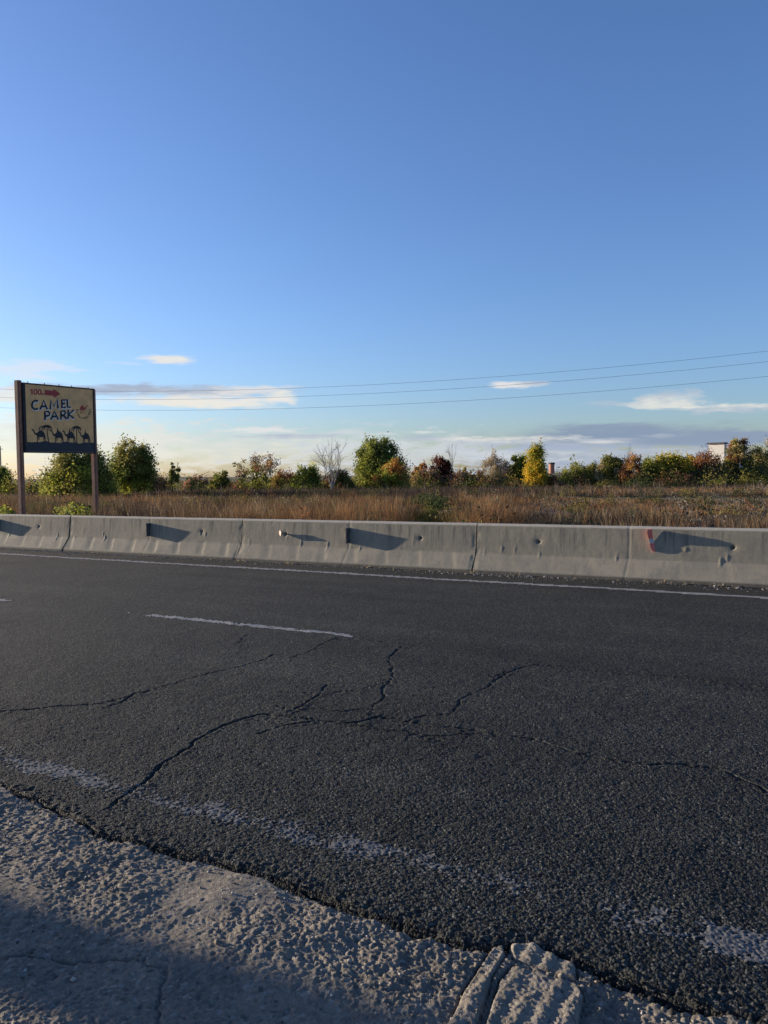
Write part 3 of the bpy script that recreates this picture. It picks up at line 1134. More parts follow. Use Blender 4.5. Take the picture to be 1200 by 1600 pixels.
GREEN = [(.145, .165, .038), (.115, .14, .036), (.18, .19, .05)]
DGREEN = [(.075, .095, .028), (.095, .112, .034), (.115, .125, .034)]
DULLG = [(.05, .07, .03), (.065, .07, .035)]
OLIVE = [(.20, .18, .055), (.155, .15, .05), (.25, .215, .06)]
YGREEN = [(.30, .29, .04), (.23, .25, .04), (.17, .20, .045)]
YELLOW = [(.50, .33, .035), (.42, .29, .035), (.34, .27, .045)]
ORANGE = [(.38, .18, .055), (.30, .16, .055), (.26, .17, .055)]
RUST = [(.20, .095, .055), (.15, .08, .055), (.25, .11, .055)]
DRED = [(.10, .04, .035), (.075, .036, .032), (.14, .052, .038)]
BEIGE = [(.34, .26, .15), (.27, .21, .125), (.38, .30, .165)]
GREY = [(.21, .18, .14), (.16, .135, .11), (.27, .23, .18)]

plant('bush', 'low dark green bush at the left edge beside the thin pole', 'bush', 95, -30, 27, 728, DGREEN + GREEN, 501, 'mound', 30, 110, .17, stems=3)
plant('bush', 'wide olive green bush directly behind the camel park sign', 'bush', 68, 55, 188, 700, DGREEN + OLIVE, 502, 'mound', 90, 150, .14, low=.0, lowcols=YGREEN + OLIVE, stems=5, spread=.17)
plant('tree', 'green leafy tree to the right of the camel park sign', 'tree', 74, 168, 247, 686, GREEN + OLIVE, 503, 'round', 60, 110, .13, low=.02, lowcols=YGREEN + GREEN, stems=3)
plant('tree', 'small round green sapling standing alone against the pale sky', 'tree', 90, 261, 283, 722, GREEN + OLIVE, 504, 'round', 14, 70, .12, low=.25)
plant('bush', 'small green shrub left of the brown tufted sumac', 'bush', 100, 322, 362, 727, GREEN + OLIVE, 505, 'mound', 22, 90, .16, stems=3)
plant('bush', 'spreading sumac with brown leaf tufts and yellow green lower leaves', 'bush', 98, 352, 448, 712, RUST + OLIVE + GREY, 506, 'spread', 48, 34, .17, low=.02, lowcols=YGREEN + OLIVE, stems=5, spread=.12)
plant('bush', 'green shrub with orange tips left of the bare tree', 'bush', 98, 452, 508, 724, GREEN + YGREEN, 507, 'mound', 34, 80, .16, stems=3, lowcols=GREEN)
bare_tree('tree', 'pale leafless tree with fanned branches left of the round green tree', 88, 482, 554, 681, 508, 4)
plant('bush', 'dark undergrowth bush at the foot of the pale leafless tree', 'bush', 92, 500, 560, 732, DGREEN + RUST, 523, 'mound', 30, 90, .16, stems=3)
plant('tree', 'large round dense green tree, biggest in the middle of the row', 'tree', 100, 546, 638, 686, DGREEN + GREEN + GREEN, 509, 'round', 90, 150, .16, low=.0, lowcols=OLIVE + YGREEN, stems=4, spread=.18)
plant('bush', 'orange and yellow bush in front of the round green tree', 'bush', 92, 576, 646, 718, ORANGE + YGREEN, 510, 'mound', 44, 100, .15, stems=4)
plant('bush', 'small rust brown bush right of the round green tree', 'bush', 112, 642, 670, 719, RUST + ORANGE, 511, 'round', 20, 80, .17, stems=2)
plant('bush', 'dark red bush beside the thin bare sapling', 'bush', 112, 668, 711, 714, DRED, 512, 'round', 34, 80, .17, stems=3)
bare_tree('tree', 'very thin bare white sapling behind the dark red bush', 112, 692, 720, 689, 513, 2, None, 3, lean=.12)
plant('bush', 'sparse yellow green shrub right of the thin bare sapling', 'bush', 108, 712, 734, 728, YGREEN + BEIGE, 514, 'mound', 14, 50, .14, stems=3)
plant('bush', 'low brown scrub bush before the distant hill', 'bush', 112, 725, 765, 735, RUST + GREY, 524, 'mound', 24, 70, .15, stems=3)
plant('bush', 'twiggy beige half bare bush left of the green and yellow trees', 'bush', 106, 750, 802, 704, BEIGE + GREY, 515, 'round', 44, 70, .11, low=.0, stems=7, bark=M_PALEBARK)
plant('tree', 'bright green bushy tree touching the yellow tree', 'tree', 106, 794, 830, 707, GREEN + YGREEN, 516, 'round', 34, 100, .15, low=.0, stems=3)
plant('tree', 'golden yellow pointed tree left of the brick tower', 'tree', 100, 815, 860, 688, YELLOW + YGREEN, 517, 'column', 60, 90, .14, low=.04, lowcols=YELLOW, spread=.26)
plant('bush', 'low yellow green shrub right of the brick tower', 'bush', 108, 866, 932, 724, YGREEN + OLIVE, 518, 'mound', 40, 70, .15, stems=4)
plant('tree', 'thin sapling with a few pale leaves above the low shrub', 'tree', 106, 888, 908, 709, YGREEN + GREEN, 519, 'spread', 9, 16, .12, low=.4)
plant('bush', 'dark green bush with pale leaf edges left of the russet bush', 'bush', 106, 926, 984, 711, DGREEN + OLIVE + BEIGE, 520, 'mound', 50, 110, .17, stems=4)
plant('bush', 'russet orange bush between two green bushes', 'bush', 103, 964, 1010, 709, RUST + ORANGE, 521, 'mound', 40, 80, .14, stems=4)
bare_tree('tree', 'slender bare sapling rising out of the russet bush', 105, 968, 992, 689, 525, 2, M_BARK, 3, lean=.1)
plant('bush', 'broad yellow and green bush in the middle of the right half', 'bush', 104, 1000, 1092, 707, YGREEN + YELLOW + GREEN, 522, 'mound', 80, 110, .17, lowcols=GREEN + DGREEN, stems=5, spread=.17)
plant('bush', 'reddish brown bush with golden top in front of the white tower', 'bush', 106, 1066, 1140, 706, RUST + ORANGE + DRED, 526, 'mound', 60, 90, .15, lowcols=OLIVE + RUST, stems=5)
plant('tree', 'tall olive tree with russet side against the white tower', 'tree', 108, 1129, 1174, 684, OLIVE + OLIVE + BEIGE + RUST, 527, 'round', 64, 110, .14, low=.0, stems=3)
plant('bush', 'large olive bush at the right edge of the photo', 'bush', 108, 1148, 1262, 686, OLIVE + GREEN + BEIGE, 528, 'mound', 90, 110, .15, stems=6, spread=.16)

for (nm_, lab_, dep_, a_, b_, yt_, cols_, sd_) in (
        ('bush', 'low olive scrub bush left of the thin green sapling', 92, 196, 268, 738, OLIVE + RUST, 541),
        ('bush', 'low brown scrub bush between the sapling and the green shrub', 104, 276, 340, 741, RUST + GREY + DGREEN, 542),
        ('bush', 'low russet scrub bush right of the sumac', 102, 416, 478, 733, RUST + ORANGE + OLIVE, 543),
        ('bush', 'low grey brown thicket between the rust bush and the dark red bush', 108, 636, 700, 735, GREY + RUST + OLIVE, 544),
        ('bush', 'low rust thicket in front of the thin bare sapling', 106, 690, 752, 737, RUST + RUST + GREY, 545),
        ('bush', 'brown thicket between the beige bush and the green tree', 110, 776, 836, 727, GREY + OLIVE, 546),
        ('bush', 'low ochre scrub between the yellow tree and the low house', 100, 846, 880, 744, RUST + OLIVE, 547),
        ('bush', 'dull green shrub between the yellow green shrub and the dark green bush', 109, 906, 952, 722, OLIVE + DGREEN, 548),
        ('bush', 'dark green shrub between the russet bush and the broad yellow bush', 108, 990, 1034, 716, DGREEN + GREEN, 549),
        ('bush', 'low dark thicket under the reddish brown bush', 102, 1064, 1150, 733, DGREEN + RUST + DULLG, 550),
        ('bush', 'dark lower thicket at the foot of the large olive bush', 103, 1138, 1256, 726, DGREEN + OLIVE + DULLG, 551),
        ('bush', 'golden brown bush between the broad yellow bush and the tower', 109, 1052, 1100, 705, YELLOW + ORANGE + OLIVE, 552)):
    plant(nm_, lab_, 'bush', dep_, a_, b_, yt_, cols_, sd_, 'mound', 40, 80, .15, low=.0, stems=5)

# ------------------------------------------------------------------ buildings far behind the bushes
p = at(1121, horizon_y(1121), 200)
tw = empty('tower_building', (p[0], p[1], -.1), 'white walled tower block with dark flat roof behind the bushes', 'building')
A = math.radians(28.5 + 8)
RT = np.array([[math.cos(A), -math.sin(A), 0], [math.sin(A), math.cos(A), 0], [0, 0, 1]])
ht = at(1121, 694, 200)[2]
RT2 = np.array([[math.cos(-.26), -math.sin(-.26), 0], [math.sin(-.26), math.cos(-.26), 0], [0, 0, 1]])
MB().box((0, 0, ht / 2), (4.0, 1.8, ht), RT2).build('wall', M_WALL, tw)
MB().box((-.1, -.1, ht + .28), (4.5, 2.5, .4), RT2).build('roof', M_ROOF, tw)

p = at(862, horizon_y(862), 170)
fb = empty('farm_building', (p[0], p[1], -.1), 'low house with a stubby brick tower right of the golden yellow tree', 'building')
hb = at(862, 739, 170)[2]
MB().box((0, 0, hb * .4), (9, 6, hb * .8), RT).build('wall', M_WALL, fb)
rv = [(-5, -3.5, hb * .8), (5, -3.5, hb * .8), (5, 3.5, hb * .8), (-5, 3.5, hb * .8), (-5, 0, hb), (5, 0, hb)]
mesh_obj('roof', np.array([RT @ np.array(q) for q in rv]), [(0, 1, 5, 4), (2, 3, 4, 5), (3, 0, 4), (1, 2, 5), (3, 2, 1, 0)], M_TILE, fb)
hc = at(862, 722, 170)[2]
ch = MB().tube([(0, 0, hb * .7), (0, 0, hc - .35)], .62, 12).build('chimney', M_BRICK, fb)
mbc = MB(); mbc.tube([(0, 0, hc - .35), (0, 0, hc - .2), (0, 0, hc)], [.70, .74, .74], 12); mbc.build('chimney_cap', M_ROOF, ch)

p = at(1157, 726, 100)
sc_ = empty('white_scrap', p, 'tiny white scrap caught in the olive bush near the right edge', 'scrap')
mesh_obj('sheet', np.array([(-.12, 0, .28), (-.04, -.05, .30), (-.02, -.02, -.18), (.25, 0, -.2), (.28, .04, -.32), (-.1, 0, -.34), (-.13, .05, 0),
                            (-.12, .05, .28), (-.04, 0, .30), (-.02, .03, -.18), (.25, .05, -.2), (.28, .09, -.32), (-.1, .05, -.34), (-.13, .10, 0)]),
         [(0, 6, 5, 4, 3, 2, 1), (7, 8, 9, 10, 11, 12, 13)] + [(i, (i + 1) % 7, 7 + (i + 1) % 7, 7 + i) for i in range(7)], M_WALL, sc_)

# ------------------------------------------------------------------ dry grass


def blades(name, P, hgt, wid, tint, lean, mat=M_GRASS, seed=1, label=None, seg=2, bearing=None):
    """each blade: a bent tapering strip (seg 2) or one triangle (seg 1); P (n,3) roots"""
    r = np.random.default_rng(seed)
    n = len(P)
    a = r.uniform(0, 2 * math.pi, n)
    b = r.uniform(0, 2 * math.pi, n) if bearing is None else bearing
    side = np.stack([np.cos(a), np.sin(a), np.zeros(n)], 1) * wid[:, None] * .5
    bend = np.stack([np.cos(b), np.sin(b), np.zeros(n)], 1) * (lean * hgt)[:, None]
    up = np.zeros((n, 3)); up[:, 2] = hgt
    tip = P + up * (1 - .25 * lean[:, None] ** 2) + bend
    if seg == 2:
        m = P + up * .55 + bend * .30
        V = np.stack([P - side, P + side, m + side * .75, m - side * .75, tip], 1).reshape(-1, 3)
        i0 = np.arange(n)[:, None] * 5
        T = np.concatenate([i0 + np.array([[0, 1, 2]]), i0 + np.array([[0, 2, 3]]), i0 + np.array([[3, 2, 4]])], 0)
        tt = np.concatenate([tint, tint, tint], 0)
    else:
        V = np.stack([P - side, P + side, tip], 1).reshape(-1, 3)
        T = np.arange(n)[:, None] * 3 + np.array([[0, 1, 2]])
        tt = tint
    o = mesh_obj(name, V, T, mat, tint=tt)
    o['kind'] = 'stuff'
    if label:
        o['label'] = label
    return o


# open bearings of the field: sample in camera-bearing wedge with margin
def wedge(n, d0, d1, r, half=34):
    d = np.sqrt(r.uniform(d0 * d0, d1 * d1, n))
    a = YAW + np.radians(r.uniform(-half, half, n))
    return d * np.cos(a), d * np.sin(a), d


PALE = np.array([(.33, .24, .145), (.27, .195, .12), (.38, .285, .175)])
BROWN = np.array([(.125, .083, .055), (.095, .064, .046), (.155, .105, .065)])
RUSTY = np.array([(.30, .165, .075), (.25, .14, .07), (.21, .12, .06)])
DULL = np.array([(.085, .068, .058), (.065, .054, .049), (.11, .086, .068)])
GRN = np.array([(.10, .11, .035), (.075, .095, .03), (.14, .13, .05)])


def grass_zone(x, y, r):
    n = len(x)
    big = fbm(x / 7, y / 7, 3, 601)
    mid = fbm(x / 1.6, y / 1.6, 3, 603)
    pick = big + .8 * mid + r.normal(size=n) * .07
    k = r.integers(0, 3, n)
    t = np.where((pick > .16)[:, None], RUSTY[k], np.where((pick > -.02)[:, None], BROWN[k], np.where((pick > -.2)[:, None], DULL[k], BROWN[k])))
    pal = r.uniform(size=n) < .12
    t = np.where(pal[:, None], PALE[k], t)
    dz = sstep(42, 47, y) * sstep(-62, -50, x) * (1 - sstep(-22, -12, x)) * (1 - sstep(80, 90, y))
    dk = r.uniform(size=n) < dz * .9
    t = np.where(dk[:, None], DULL[k] * .75, t)  # dead grey weeds with the bushes' shade put into their colour
    gr = (fbm(x / 4, y / 4, 3, 607) > .17) & (r.uniform(size=n) < .6)
    t = np.where(gr[:, None], GRN[k], t)
    far = sstep(26, 48, y)
    right = sstep(-16, 0, x)
    hh = (.70 - .24 * right) * (1 - far) + (.40 - .10 * sstep(60, 75, y)) * far + (.7 * big + 1.1 * mid) * (1 - .75 * far)
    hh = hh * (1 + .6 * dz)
    fr = (1 - sstep(14.2, 16, y)) * (r.uniform(size=n) < .85)
    t = np.where((fr > .3)[:, None], DULL[k] * .55, t)  # weeds along the barrier, shade between dense stem bases put into their colour
    hh = np.where(fr > .3, .66 + .35 * mid, hh)
    # low, thin ground in front of the mown track on the right and, behind it, a ditch's shade put into the grass colour
    lowz = sstep(-17, -9, x) * sstep(25, 30, y) * (1 - sstep(49.5, 50, y))
    hh = hh * (1 - .62 * lowz)
    fur_shade = (y > 52.8) & (y < 57.5) & (x > -32)
    hh = np.where(fur_shade, .14, hh)
    t = np.where(fur_shade[:, None], DULL[k] * .35, t)
    # a trodden green gap and the two rusty clumps beside it
    for (qx1, qd, rad, hgt_, col_, pr_) in ((590, 24, 2.3, 1.02, RUSTY, .85), (530, 26, 1.6, .9, RUSTY, .7), (728, 22, 1.5, .98, RUSTY, .9), (765, 21, .9, .9, RUSTY, .8), (420, 28, 2.2, .7, PALE, .45), (1040, 17, 1.4, .62, PALE, .5)):
        c_ = at(qx1, horizon_y(qx1), qd)
        m_ = np.exp(-((x - c_[0]) ** 2 + (y - c_[1]) ** 2) / rad ** 2)
        hh = hh * (1 - m_) + hgt_ * m_
        t = np.where((r.uniform(size=n) < m_ * pr_)[:, None], col_[k] * 1.1, t)
    pa, pb = at(668, horizon_y(668), 18), at(676, horizon_y(676), 50)
    dd = dist_polyline(x, y, [tuple(pa[:2]), tuple(pb[:2])])
    gp = np.exp(-(dd / .75) ** 2)
    hh = hh * (1 - .6 * gp)
    t = np.where((r.uniform(size=n) < gp)[:, None], GRN[k] * .55, t)
    return t * r.uniform(.5, 1.15, (n, 1)), np.clip(hh, .08, 1.15)


r = np.random.default_rng(77)
# track: a mown strip running parallel to the road on the right (about 38-44 m off)
TRACK_Y = 51.0


def track_mask(x, y):
    w = np.abs(y - TRACK_Y - .6 * fbm(x / 8, y * 0, 2, 611)) < 1.7
    return w & (x > -15)


for (nt, d0, d1, nbl, wid0, rad, seg_, seed_) in ((6400, 13.2, 31, 15, .011, .13, 2, 1), (15500, 29, 62, 10, .026, .20, 1, 2), (13000, 60, 106, 7, .060, .40, 1, 3)):
    tx, ty, d = wedge(nt, d0, d1, r, 33)
    ok = (ty > 12.35) & (fbm(tx / 1.3, ty / 1.3, 3, 621) > r.uniform(-.32, .05, len(tx)))
    tx, ty = tx[ok], ty[ok]
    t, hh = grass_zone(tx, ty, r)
    tr_ = track_mask(tx, ty)
    hh = np.where(tr_, .09, hh * r.uniform(.6, 1.2, len(tx)))
    t = np.where(tr_[:, None], GRN[r.integers(0, 3, len(tx))] * 1.1, t)
    k = np.repeat(np.arange(len(tx)), nbl)
    n = len(k)
    aa = r.uniform(0, 2 * math.pi, n)
    rr_ = rad * np.sqrt(r.uniform(0, 1, n))
    x = tx[k] + rr_ * np.cos(aa); y = np.maximum(ty[k] + rr_ * np.sin(aa), 12.1)
    P = np.stack([x, y, field_z(x, y) - .02], 1)
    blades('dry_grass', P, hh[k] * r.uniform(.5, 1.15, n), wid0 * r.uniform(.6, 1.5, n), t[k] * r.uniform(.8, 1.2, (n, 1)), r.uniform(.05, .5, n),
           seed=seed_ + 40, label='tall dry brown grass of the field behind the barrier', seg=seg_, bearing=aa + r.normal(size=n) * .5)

# leafy weeds with yellowing leaves near the sign


def weeds(px0, px1, dep0, dep1, n, hmax, cols, seed, name, label):
    r = np.random.default_rng(seed)
    a = r.uniform(px0, px1, n)
    dep = r.uniform(dep0, dep1, n)
    C = []
    for k in range(n):
        p = at(a[k], horizon_y(a[k]), dep[k])
        h_ = hmax * (.35 + .65 * vnoise(np.array([a[k] / 14]), np.array([dep[k] / 2]), seed)[0]) * math.sin(math.pi * min(1, max(0, (a[k] - px0) / (px1 - px0)))) ** .7
        C.append((p[0], p[1], r.uniform(.02, 1.0) * h_))
    C = np.array(C)
    V, Fq = leaf_quads(C, .055, r, .5, .8)
    o = mesh_obj(name, V, Fq, M_LEAF, tint=pick_tint(n, cols, r))
    o['kind'] = 'stuff'; o['label'] = label
    return o


weeds(-40, 72, 19.5, 21.5, 4200, 1.12, OLIVE + YGREEN + DGREEN, 701, 'leafy_weeds', 'leafy weeds behind the barrier at the foot of the sign post')
weeds(64, 160, 21.5, 26.5, 2000, 1.05, YGREEN + OLIVE + DULLG, 702, 'yellow_weeds', 'yellowing weeds between the two sign posts')
weeds(622, 712, 36, 47, 4200, .62, DULLG + [(.035, .045, .022)], 703, 'green_weeds', 'dark green weed patch in the middle of the dry field')

# brushy undergrowth that ties the row of bushes together
cx, cy, d = wedge(780, 92, 150, r, 33)
ok = fbm(cx / 9, cy / 9, 3, 711) > r.uniform(-.30, .10, len(cx))
cx, cy = cx[ok], cy[ok]
ch_ = r.uniform(.7, 2.5, len(cx)); cr_ = r.uniform(.7, 2.2, len(cx))
UCOL = np.array(RUST + OLIVE + DULLG + OLIVE + OLIVE + DGREEN + DGREEN + YGREEN)
kk = np.repeat(np.arange(len(cx)), 180)
n = len(kk)
uu = np.clip(np.abs(r.normal(size=n)) * .48, 0, 1.25)
g = r.normal(size=(n, 2)) * (cr_[kk] * .55 * np.clip(1.15 - uu * .6, .2, 1))[:, None]
V, Fq = leaf_quads(np.stack([cx[kk] + g[:, 0], cy[kk] + g[:, 1], uu * ch_[kk]], 1), .12, r, .2)
ut = UCOL[r.integers(0, len(UCOL), len(cx))][kk] * r.uniform(.55, 1.0, (n, 1))
un = mesh_obj('undergrowth', V, Fq, M_LEAF, tint=ut)
tag(un, 'low brown scrub along the foot of the row of bushes', None, None, 'stuff')

# low leafy weeds and flattened clumps scattered through the grass
cx, cy, d = wedge(620, 16, 70, r, 33)
ok = (fbm(cx / 4, cy / 4, 3, 741) > r.uniform(-.25, .10, len(cx))) & (cy > 13)
cx, cy, d = cx[ok], cy[ok], d[ok]
ch_ = r.uniform(.22, .75, len(cx)); cr_ = r.uniform(.25, .95, len(cx))
FCOL = np.array(DULLG + DULLG + OLIVE + RUST + GREY + [(.05, .04, .03), (.07, .05, .035)])
kk = np.repeat(np.arange(len(cx)), 110); n = len(kk)
uu = np.clip(np.abs(r.normal(size=n)) * .5, 0, 1.2)
g = r.normal(size=(n, 2)) * (cr_[kk] * .5 * np.clip(1.15 - uu * .6, .2, 1))[:, None]
V, Fq = leaf_quads(np.stack([cx[kk] + g[:, 0], np.maximum(cy[kk] + g[:, 1], 12.3), uu * ch_[kk]], 1), .045, r, .3)
fw = mesh_obj('field_weeds', V, Fq, M_LEAF, tint=FCOL[r.integers(0, len(FCOL), len(cx))][kk] * r.uniform(.5, 1.0, (n, 1)))
tag(fw, 'low brown and dull green weeds among the dry grass', None, None, 'stuff')

# tall dead stalks standing above the grass
cx, cy, d = wedge(620, 38, 98, r, 33)
ok = fbm(cx / 5, cy / 5, 2, 731) > .02
cx, cy, d = cx[ok], cy[ok], d[ok]
kk = np.repeat(np.arange(len(cx)), 5); n = len(kk)
P = np.stack([cx[kk] + r.normal(size=n) * .15, cy[kk] + r.normal(size=n) * .15, np.zeros(n) - .05], 1)
blades('dry_stalks', P, r.uniform(.6, 1.35, n), .00036 * d[kk], np.array(GREY)[r.integers(0, 3, n)] * .8, r.uniform(.02, .3, n), seed=9,
       label='tall dead weed stalks standing above the dry grass', seg=1)

# dead weeds and grit along the foot of the barrier
r = np.random.default_rng(88)
C = []
for pxx, nn in ((385, 30), (455, 45), (575, 70), (600, 30), (735, 45), (800, 25), (1035, 45), (1075, 45), (1120, 45), (1160, 40), (150, 20), (230, 20), (330, 20), (900, 18), (960, 20)):
    g = ground(pxx, 0) if False else None
    v = ray(pxx, 880); c = CAM + v * ((BY - .05) / v[1])
    for _ in range(nn // 3):
        C.append((c[0] + r.normal() * .12, BY - .03 - abs(r.normal()) * .07, abs(r.normal()) * .025 + .004))
C = np.array(C)
V, Fq = leaf_quads(C, .022, r, .6, .7)
lt = mesh_obj('litter', V, Fq, M_GRASS, tint=pick_tint(len(C), GREY + BEIGE + [(.26, .24, .2)], r) * .75)
tag(lt, 'dead leaves and dry weeds at the foot of the barrier', None, None, 'stuff')

gv, gf = [], []
n = 1500
sx = r.uniform(-20, 1.5, n); sy = BY - .02 - np.abs(r.normal(size=n)) * .16
for k in range(n):
    s = r.uniform(.005, .016) * (2.0 if r.uniform() < .05 else 1)
    b = len(gv)
    z0 = -.002
    gv += [(sx[k] - s, sy[k], z0), (sx[k], sy[k] - s, z0), (sx[k] + s, sy[k], z0), (sx[k], sy[k] + s, z0), (sx[k] + s * .2, sy[k], z0 + s * 1.1)]
    gf += [(b, b + 1, b + 4), (b + 1, b + 2, b + 4), (b + 2, b + 3, b + 4), (b + 3, b, b + 4)]
gr_ = mesh_obj('gravel', np.array(gv), np.array(gf), M_DEBRIS)
tag(gr_, 'small stones scattered along the foot of the barrier', None, None, 'stuff')

# loose crumbs in the broken asphalt edge
gv, gf = [], []
n = 4200
sx = r.uniform(edge_g[0, 0], edge_g[-1, 0], n)
sy = np.interp(sx, edge_g[:, 0], edge_g[:, 1]) + r.normal(size=n) * .035 - .03
for k in range(n):
    s = r.uniform(.0025, .0065) * (2.0 if r.uniform() < .06 else 1)
    z0 = float(-.066 + .012 * r.uniform()) if k % 3 else float(-.012 + .010 * r.uniform())
    rot = r.uniform(0, 6.28)
    b = len(gv)
    for j in range(4):
        aa = rot + j * math.pi / 2 + r.uniform(-.3, .3)
        gv.append((sx[k] + s * math.cos(aa), sy[k] + s * math.sin(aa), z0))
    gv.append((sx[k] + r.normal() * s * .3, sy[k] + r.normal() * s * .3, z0 + s * 1.2))
    gf += [(b, b + 1, b + 4), (b + 1, b + 2, b + 4), (b + 2, b + 3, b + 4), (b + 3, b, b + 4)]
cr = mesh_obj('crumbs', np.array(gv), np.array(gf), M_CRUMB)
tag(cr, 'loose grit in the gap between asphalt and concrete', None, None, 'stuff')

# loose stones lying on the rough concrete
n = 5200
px_ = r.uniform(-3.4, .4, n); py_ = r.uniform(.9, 2.35, n)
ok = (fbm(px_ / .35, py_ / .35, 3, 751) > r.uniform(-.3, .12, n)) & (py_ < np.interp(px_, edge_g[:, 0], edge_g[:, 1]) - .05) & (np.hypot(px_, py_) > 1.5)
px_, py_ = px_[ok], py_[ok]
hz, _pid = apron_height(px_, py_)
n = len(px_)
sz = .0022 + .0045 * r.uniform(size=n) ** 3 + .006 * (r.uniform(size=n) < .03)
base = np.array([(1, 0, 0), (0, 1, 0), (-1, 0, 0), (0, -1, 0), (0, 0, .75), (0, 0, -.75)], float)
V = base[None] * sz[:, None, None] * r.uniform(.6, 1.35, (n, 6, 1)) + r.normal(size=(n, 6, 3)) * sz[:, None, None] * .18
ang = r.uniform(0, 6.283, n); ca_, sa_ = np.cos(ang), np.sin(ang)
V = np.stack([V[..., 0] * ca_[:, None] - V[..., 1] * sa_[:, None], V[..., 0] * sa_[:, None] + V[..., 1] * ca_[:, None], V[..., 2]], -1)
V += np.stack([px_, py_, hz + sz * .35], -1)[:, None]
tri = np.array([(0, 1, 4), (1, 2, 4), (2, 3, 4), (3, 0, 4), (1, 0, 5), (2, 1, 5), (3, 2, 5), (0, 3, 5)])
T = (np.arange(n)[:, None, None] * 6 + tri[None]).reshape(-1, 3)
ST = np.array([(.20, .18, .15), (.13, .12, .105), (.27, .25, .22), (.08, .075, .07), (.22, .17, .12), (.34, .32, .29)])
gs0 = mesh_obj('loose_stones', V.reshape(-1, 3), T, M_STONE, tint=np.repeat(ST[r.integers(0, 6, n)], 8, 0))
tag(gs0, 'small loose stones lying on the rough concrete', None, None, 'stuff')

# ------------------------------------------------------------------ the sign
DL, DR = 25.0, 27.9
pl = at(32, 720, DL); pr = at(147.5, 720, DR)
axis = np.array([pr[0] - pl[0], pr[1] - pl[1], 0.0])
SW = float(np.linalg.norm(axis)); axis /= SW
nrm = np.array([axis[1], -axis[0], 0.0])      # towards the viewer
if np.dot(nrm[:2], -pl[:2]) < 0:
    nrm = -nrm
sign = empty('billboard', (pl[0], pl[1], -.06), 'tan camel park billboard on two brown posts with black camel silhouettes', 'sign')
sign.matrix_world = Matrix(((axis[0], -nrm[0], 0, pl[0]), (axis[1], -nrm[1], 0, pl[1]), (0, 0, 1, -.06), (0, 0, 0, 1)))
# local: x along the panel, -y towards the viewer, z up
zt_l = at(27.5, 595, DL)[2] + .06
zt_r = at(144.5, 609, DR)[2] + .06
pb_l, pt_l = at(38, 705, DL)[2] + .06, at(34, 600, DL)[2] + .06
pb_r, pt_r = at(146, 707, DR)[2] + .06, at(143, 610.5, DR)[2] + .06
PW = .165
for xx, zt_ in ((0, zt_l), (SW, zt_r)):
    mb = MB()
    mb.box((xx, 0, zt_ / 2), (PW * .42, PW, zt_))
    mb.box((xx + PW * .36, 0, zt_ / 2), (PW * .30, PW * .8, zt_ - .004))
    mb.box((xx - PW * .36, 0, zt_ / 2), (PW * .30, PW * .8, zt_ - .006))
    mb.build('post', M_POST, sign)
x0p, x1p = .16, SW - .12


def PV(u, v, y=0.0):
    """panel fraction (u right, v up) -> local point"""
    zb = pb_l + (pb_r - pb_l) * u; zt_ = pt_l + (pt_r - pt_l) * u
    return np.array([x0p + (x1p - x0p) * u, y, zb + (zt_ - zb) * v])


YP = -.125


def slab_uv(name, pts, y0, y1, mat, parent):
    """flat polygon in panel fractions with real thickness"""
    n = len(pts)
    V = [PV(u, v, y0) for u, v in pts] + [PV(u, v, y1) for u, v in pts]
    fs = [tuple(range(n)), tuple(reversed(range(n, 2 * n)))] + [(i, i + n, (i + 1) % n + n, (i + 1) % n) for i in range(n)]
    return mesh_obj(name, np.array(V), fs, mat, parent)


panel = slab_uv('panel', [(0, 0), (1, 0), (1, 1), (0, 1)], YP, YP + .05, M_PANEL, sign)
for nm, pts in (('frame', [(-.03, -.022), (1.03, -.022), (1.03, 0), (-.03, 0)]), ('frame', [(-.03, 1), (1.03, 1), (1.03, 1.02), (-.03, 1.02)]),
                ('frame', [(-.032, .0005), (0, .0005), (0, .9995), (-.032, .9995)]), ('frame', [(1, .0005), (1.022, .0005), (1.022, .9995), (1, .9995)])):
    slab_uv(nm, pts, YP - .012, YP + .07, M_FRAME, sign)
mbk = MB()
for k in range(4):
    mbk.box((x0p + (x1p - x0p) * (.12 + .25 * k), .02, (pb_l + pt_l) / 2), (.05, .05, (pt_l - pb_l) * .98))
rr0 = mbk.build('rear_rail', M_FRAME, sign); rr0['kind'] = 'stuff'
mtie = MB()
for u in (.04, .27, .48, .67, .93):
    q = PV(u, 1.02)
    mtie.tube([q + (0, YP, 0), q + (.02, YP + .02, .045), q + (.05, YP + .05, .0)], .012, 4)
q = PV(.47, -.02); mtie.tube([q + (0, YP, .02), q + (0, YP, -.06)], .018, 4)
tie = mtie.build('wire_tie', M_FRAME, sign); tie['kind'] = 'stuff'

# artwork, traced in the enlarged photograph of the panel
TL, TR, BL, BR = map(np.array, ((20.0, 45.0), (1050.0, 155.0), (65.0, 1000.0), (1095.0, 1030.0)))


def uv(px, py):
    u = v = .5
    for _ in range(12):
        t0 = TL + (BL - TL) * (1 - v); t1 = TR + (BR - TR) * (1 - v)
        u = float(np.clip(((px - t0[0]) / (t1[0] - t0[0])), -.2, 1.2))
        a = TL[1] + (TR[1] - TL[1]) * u; b = BL[1] + (BR[1] - BL[1]) * u
        v = 1 - (py - a) / (b - a)
    uw = (u / DR) / ((1 - u) / DL + u / DR)
    uw = u * .5 + uw * .5 if False else u / DL / ((1 - u) / DR + u / DL) if False else u
    return u, v


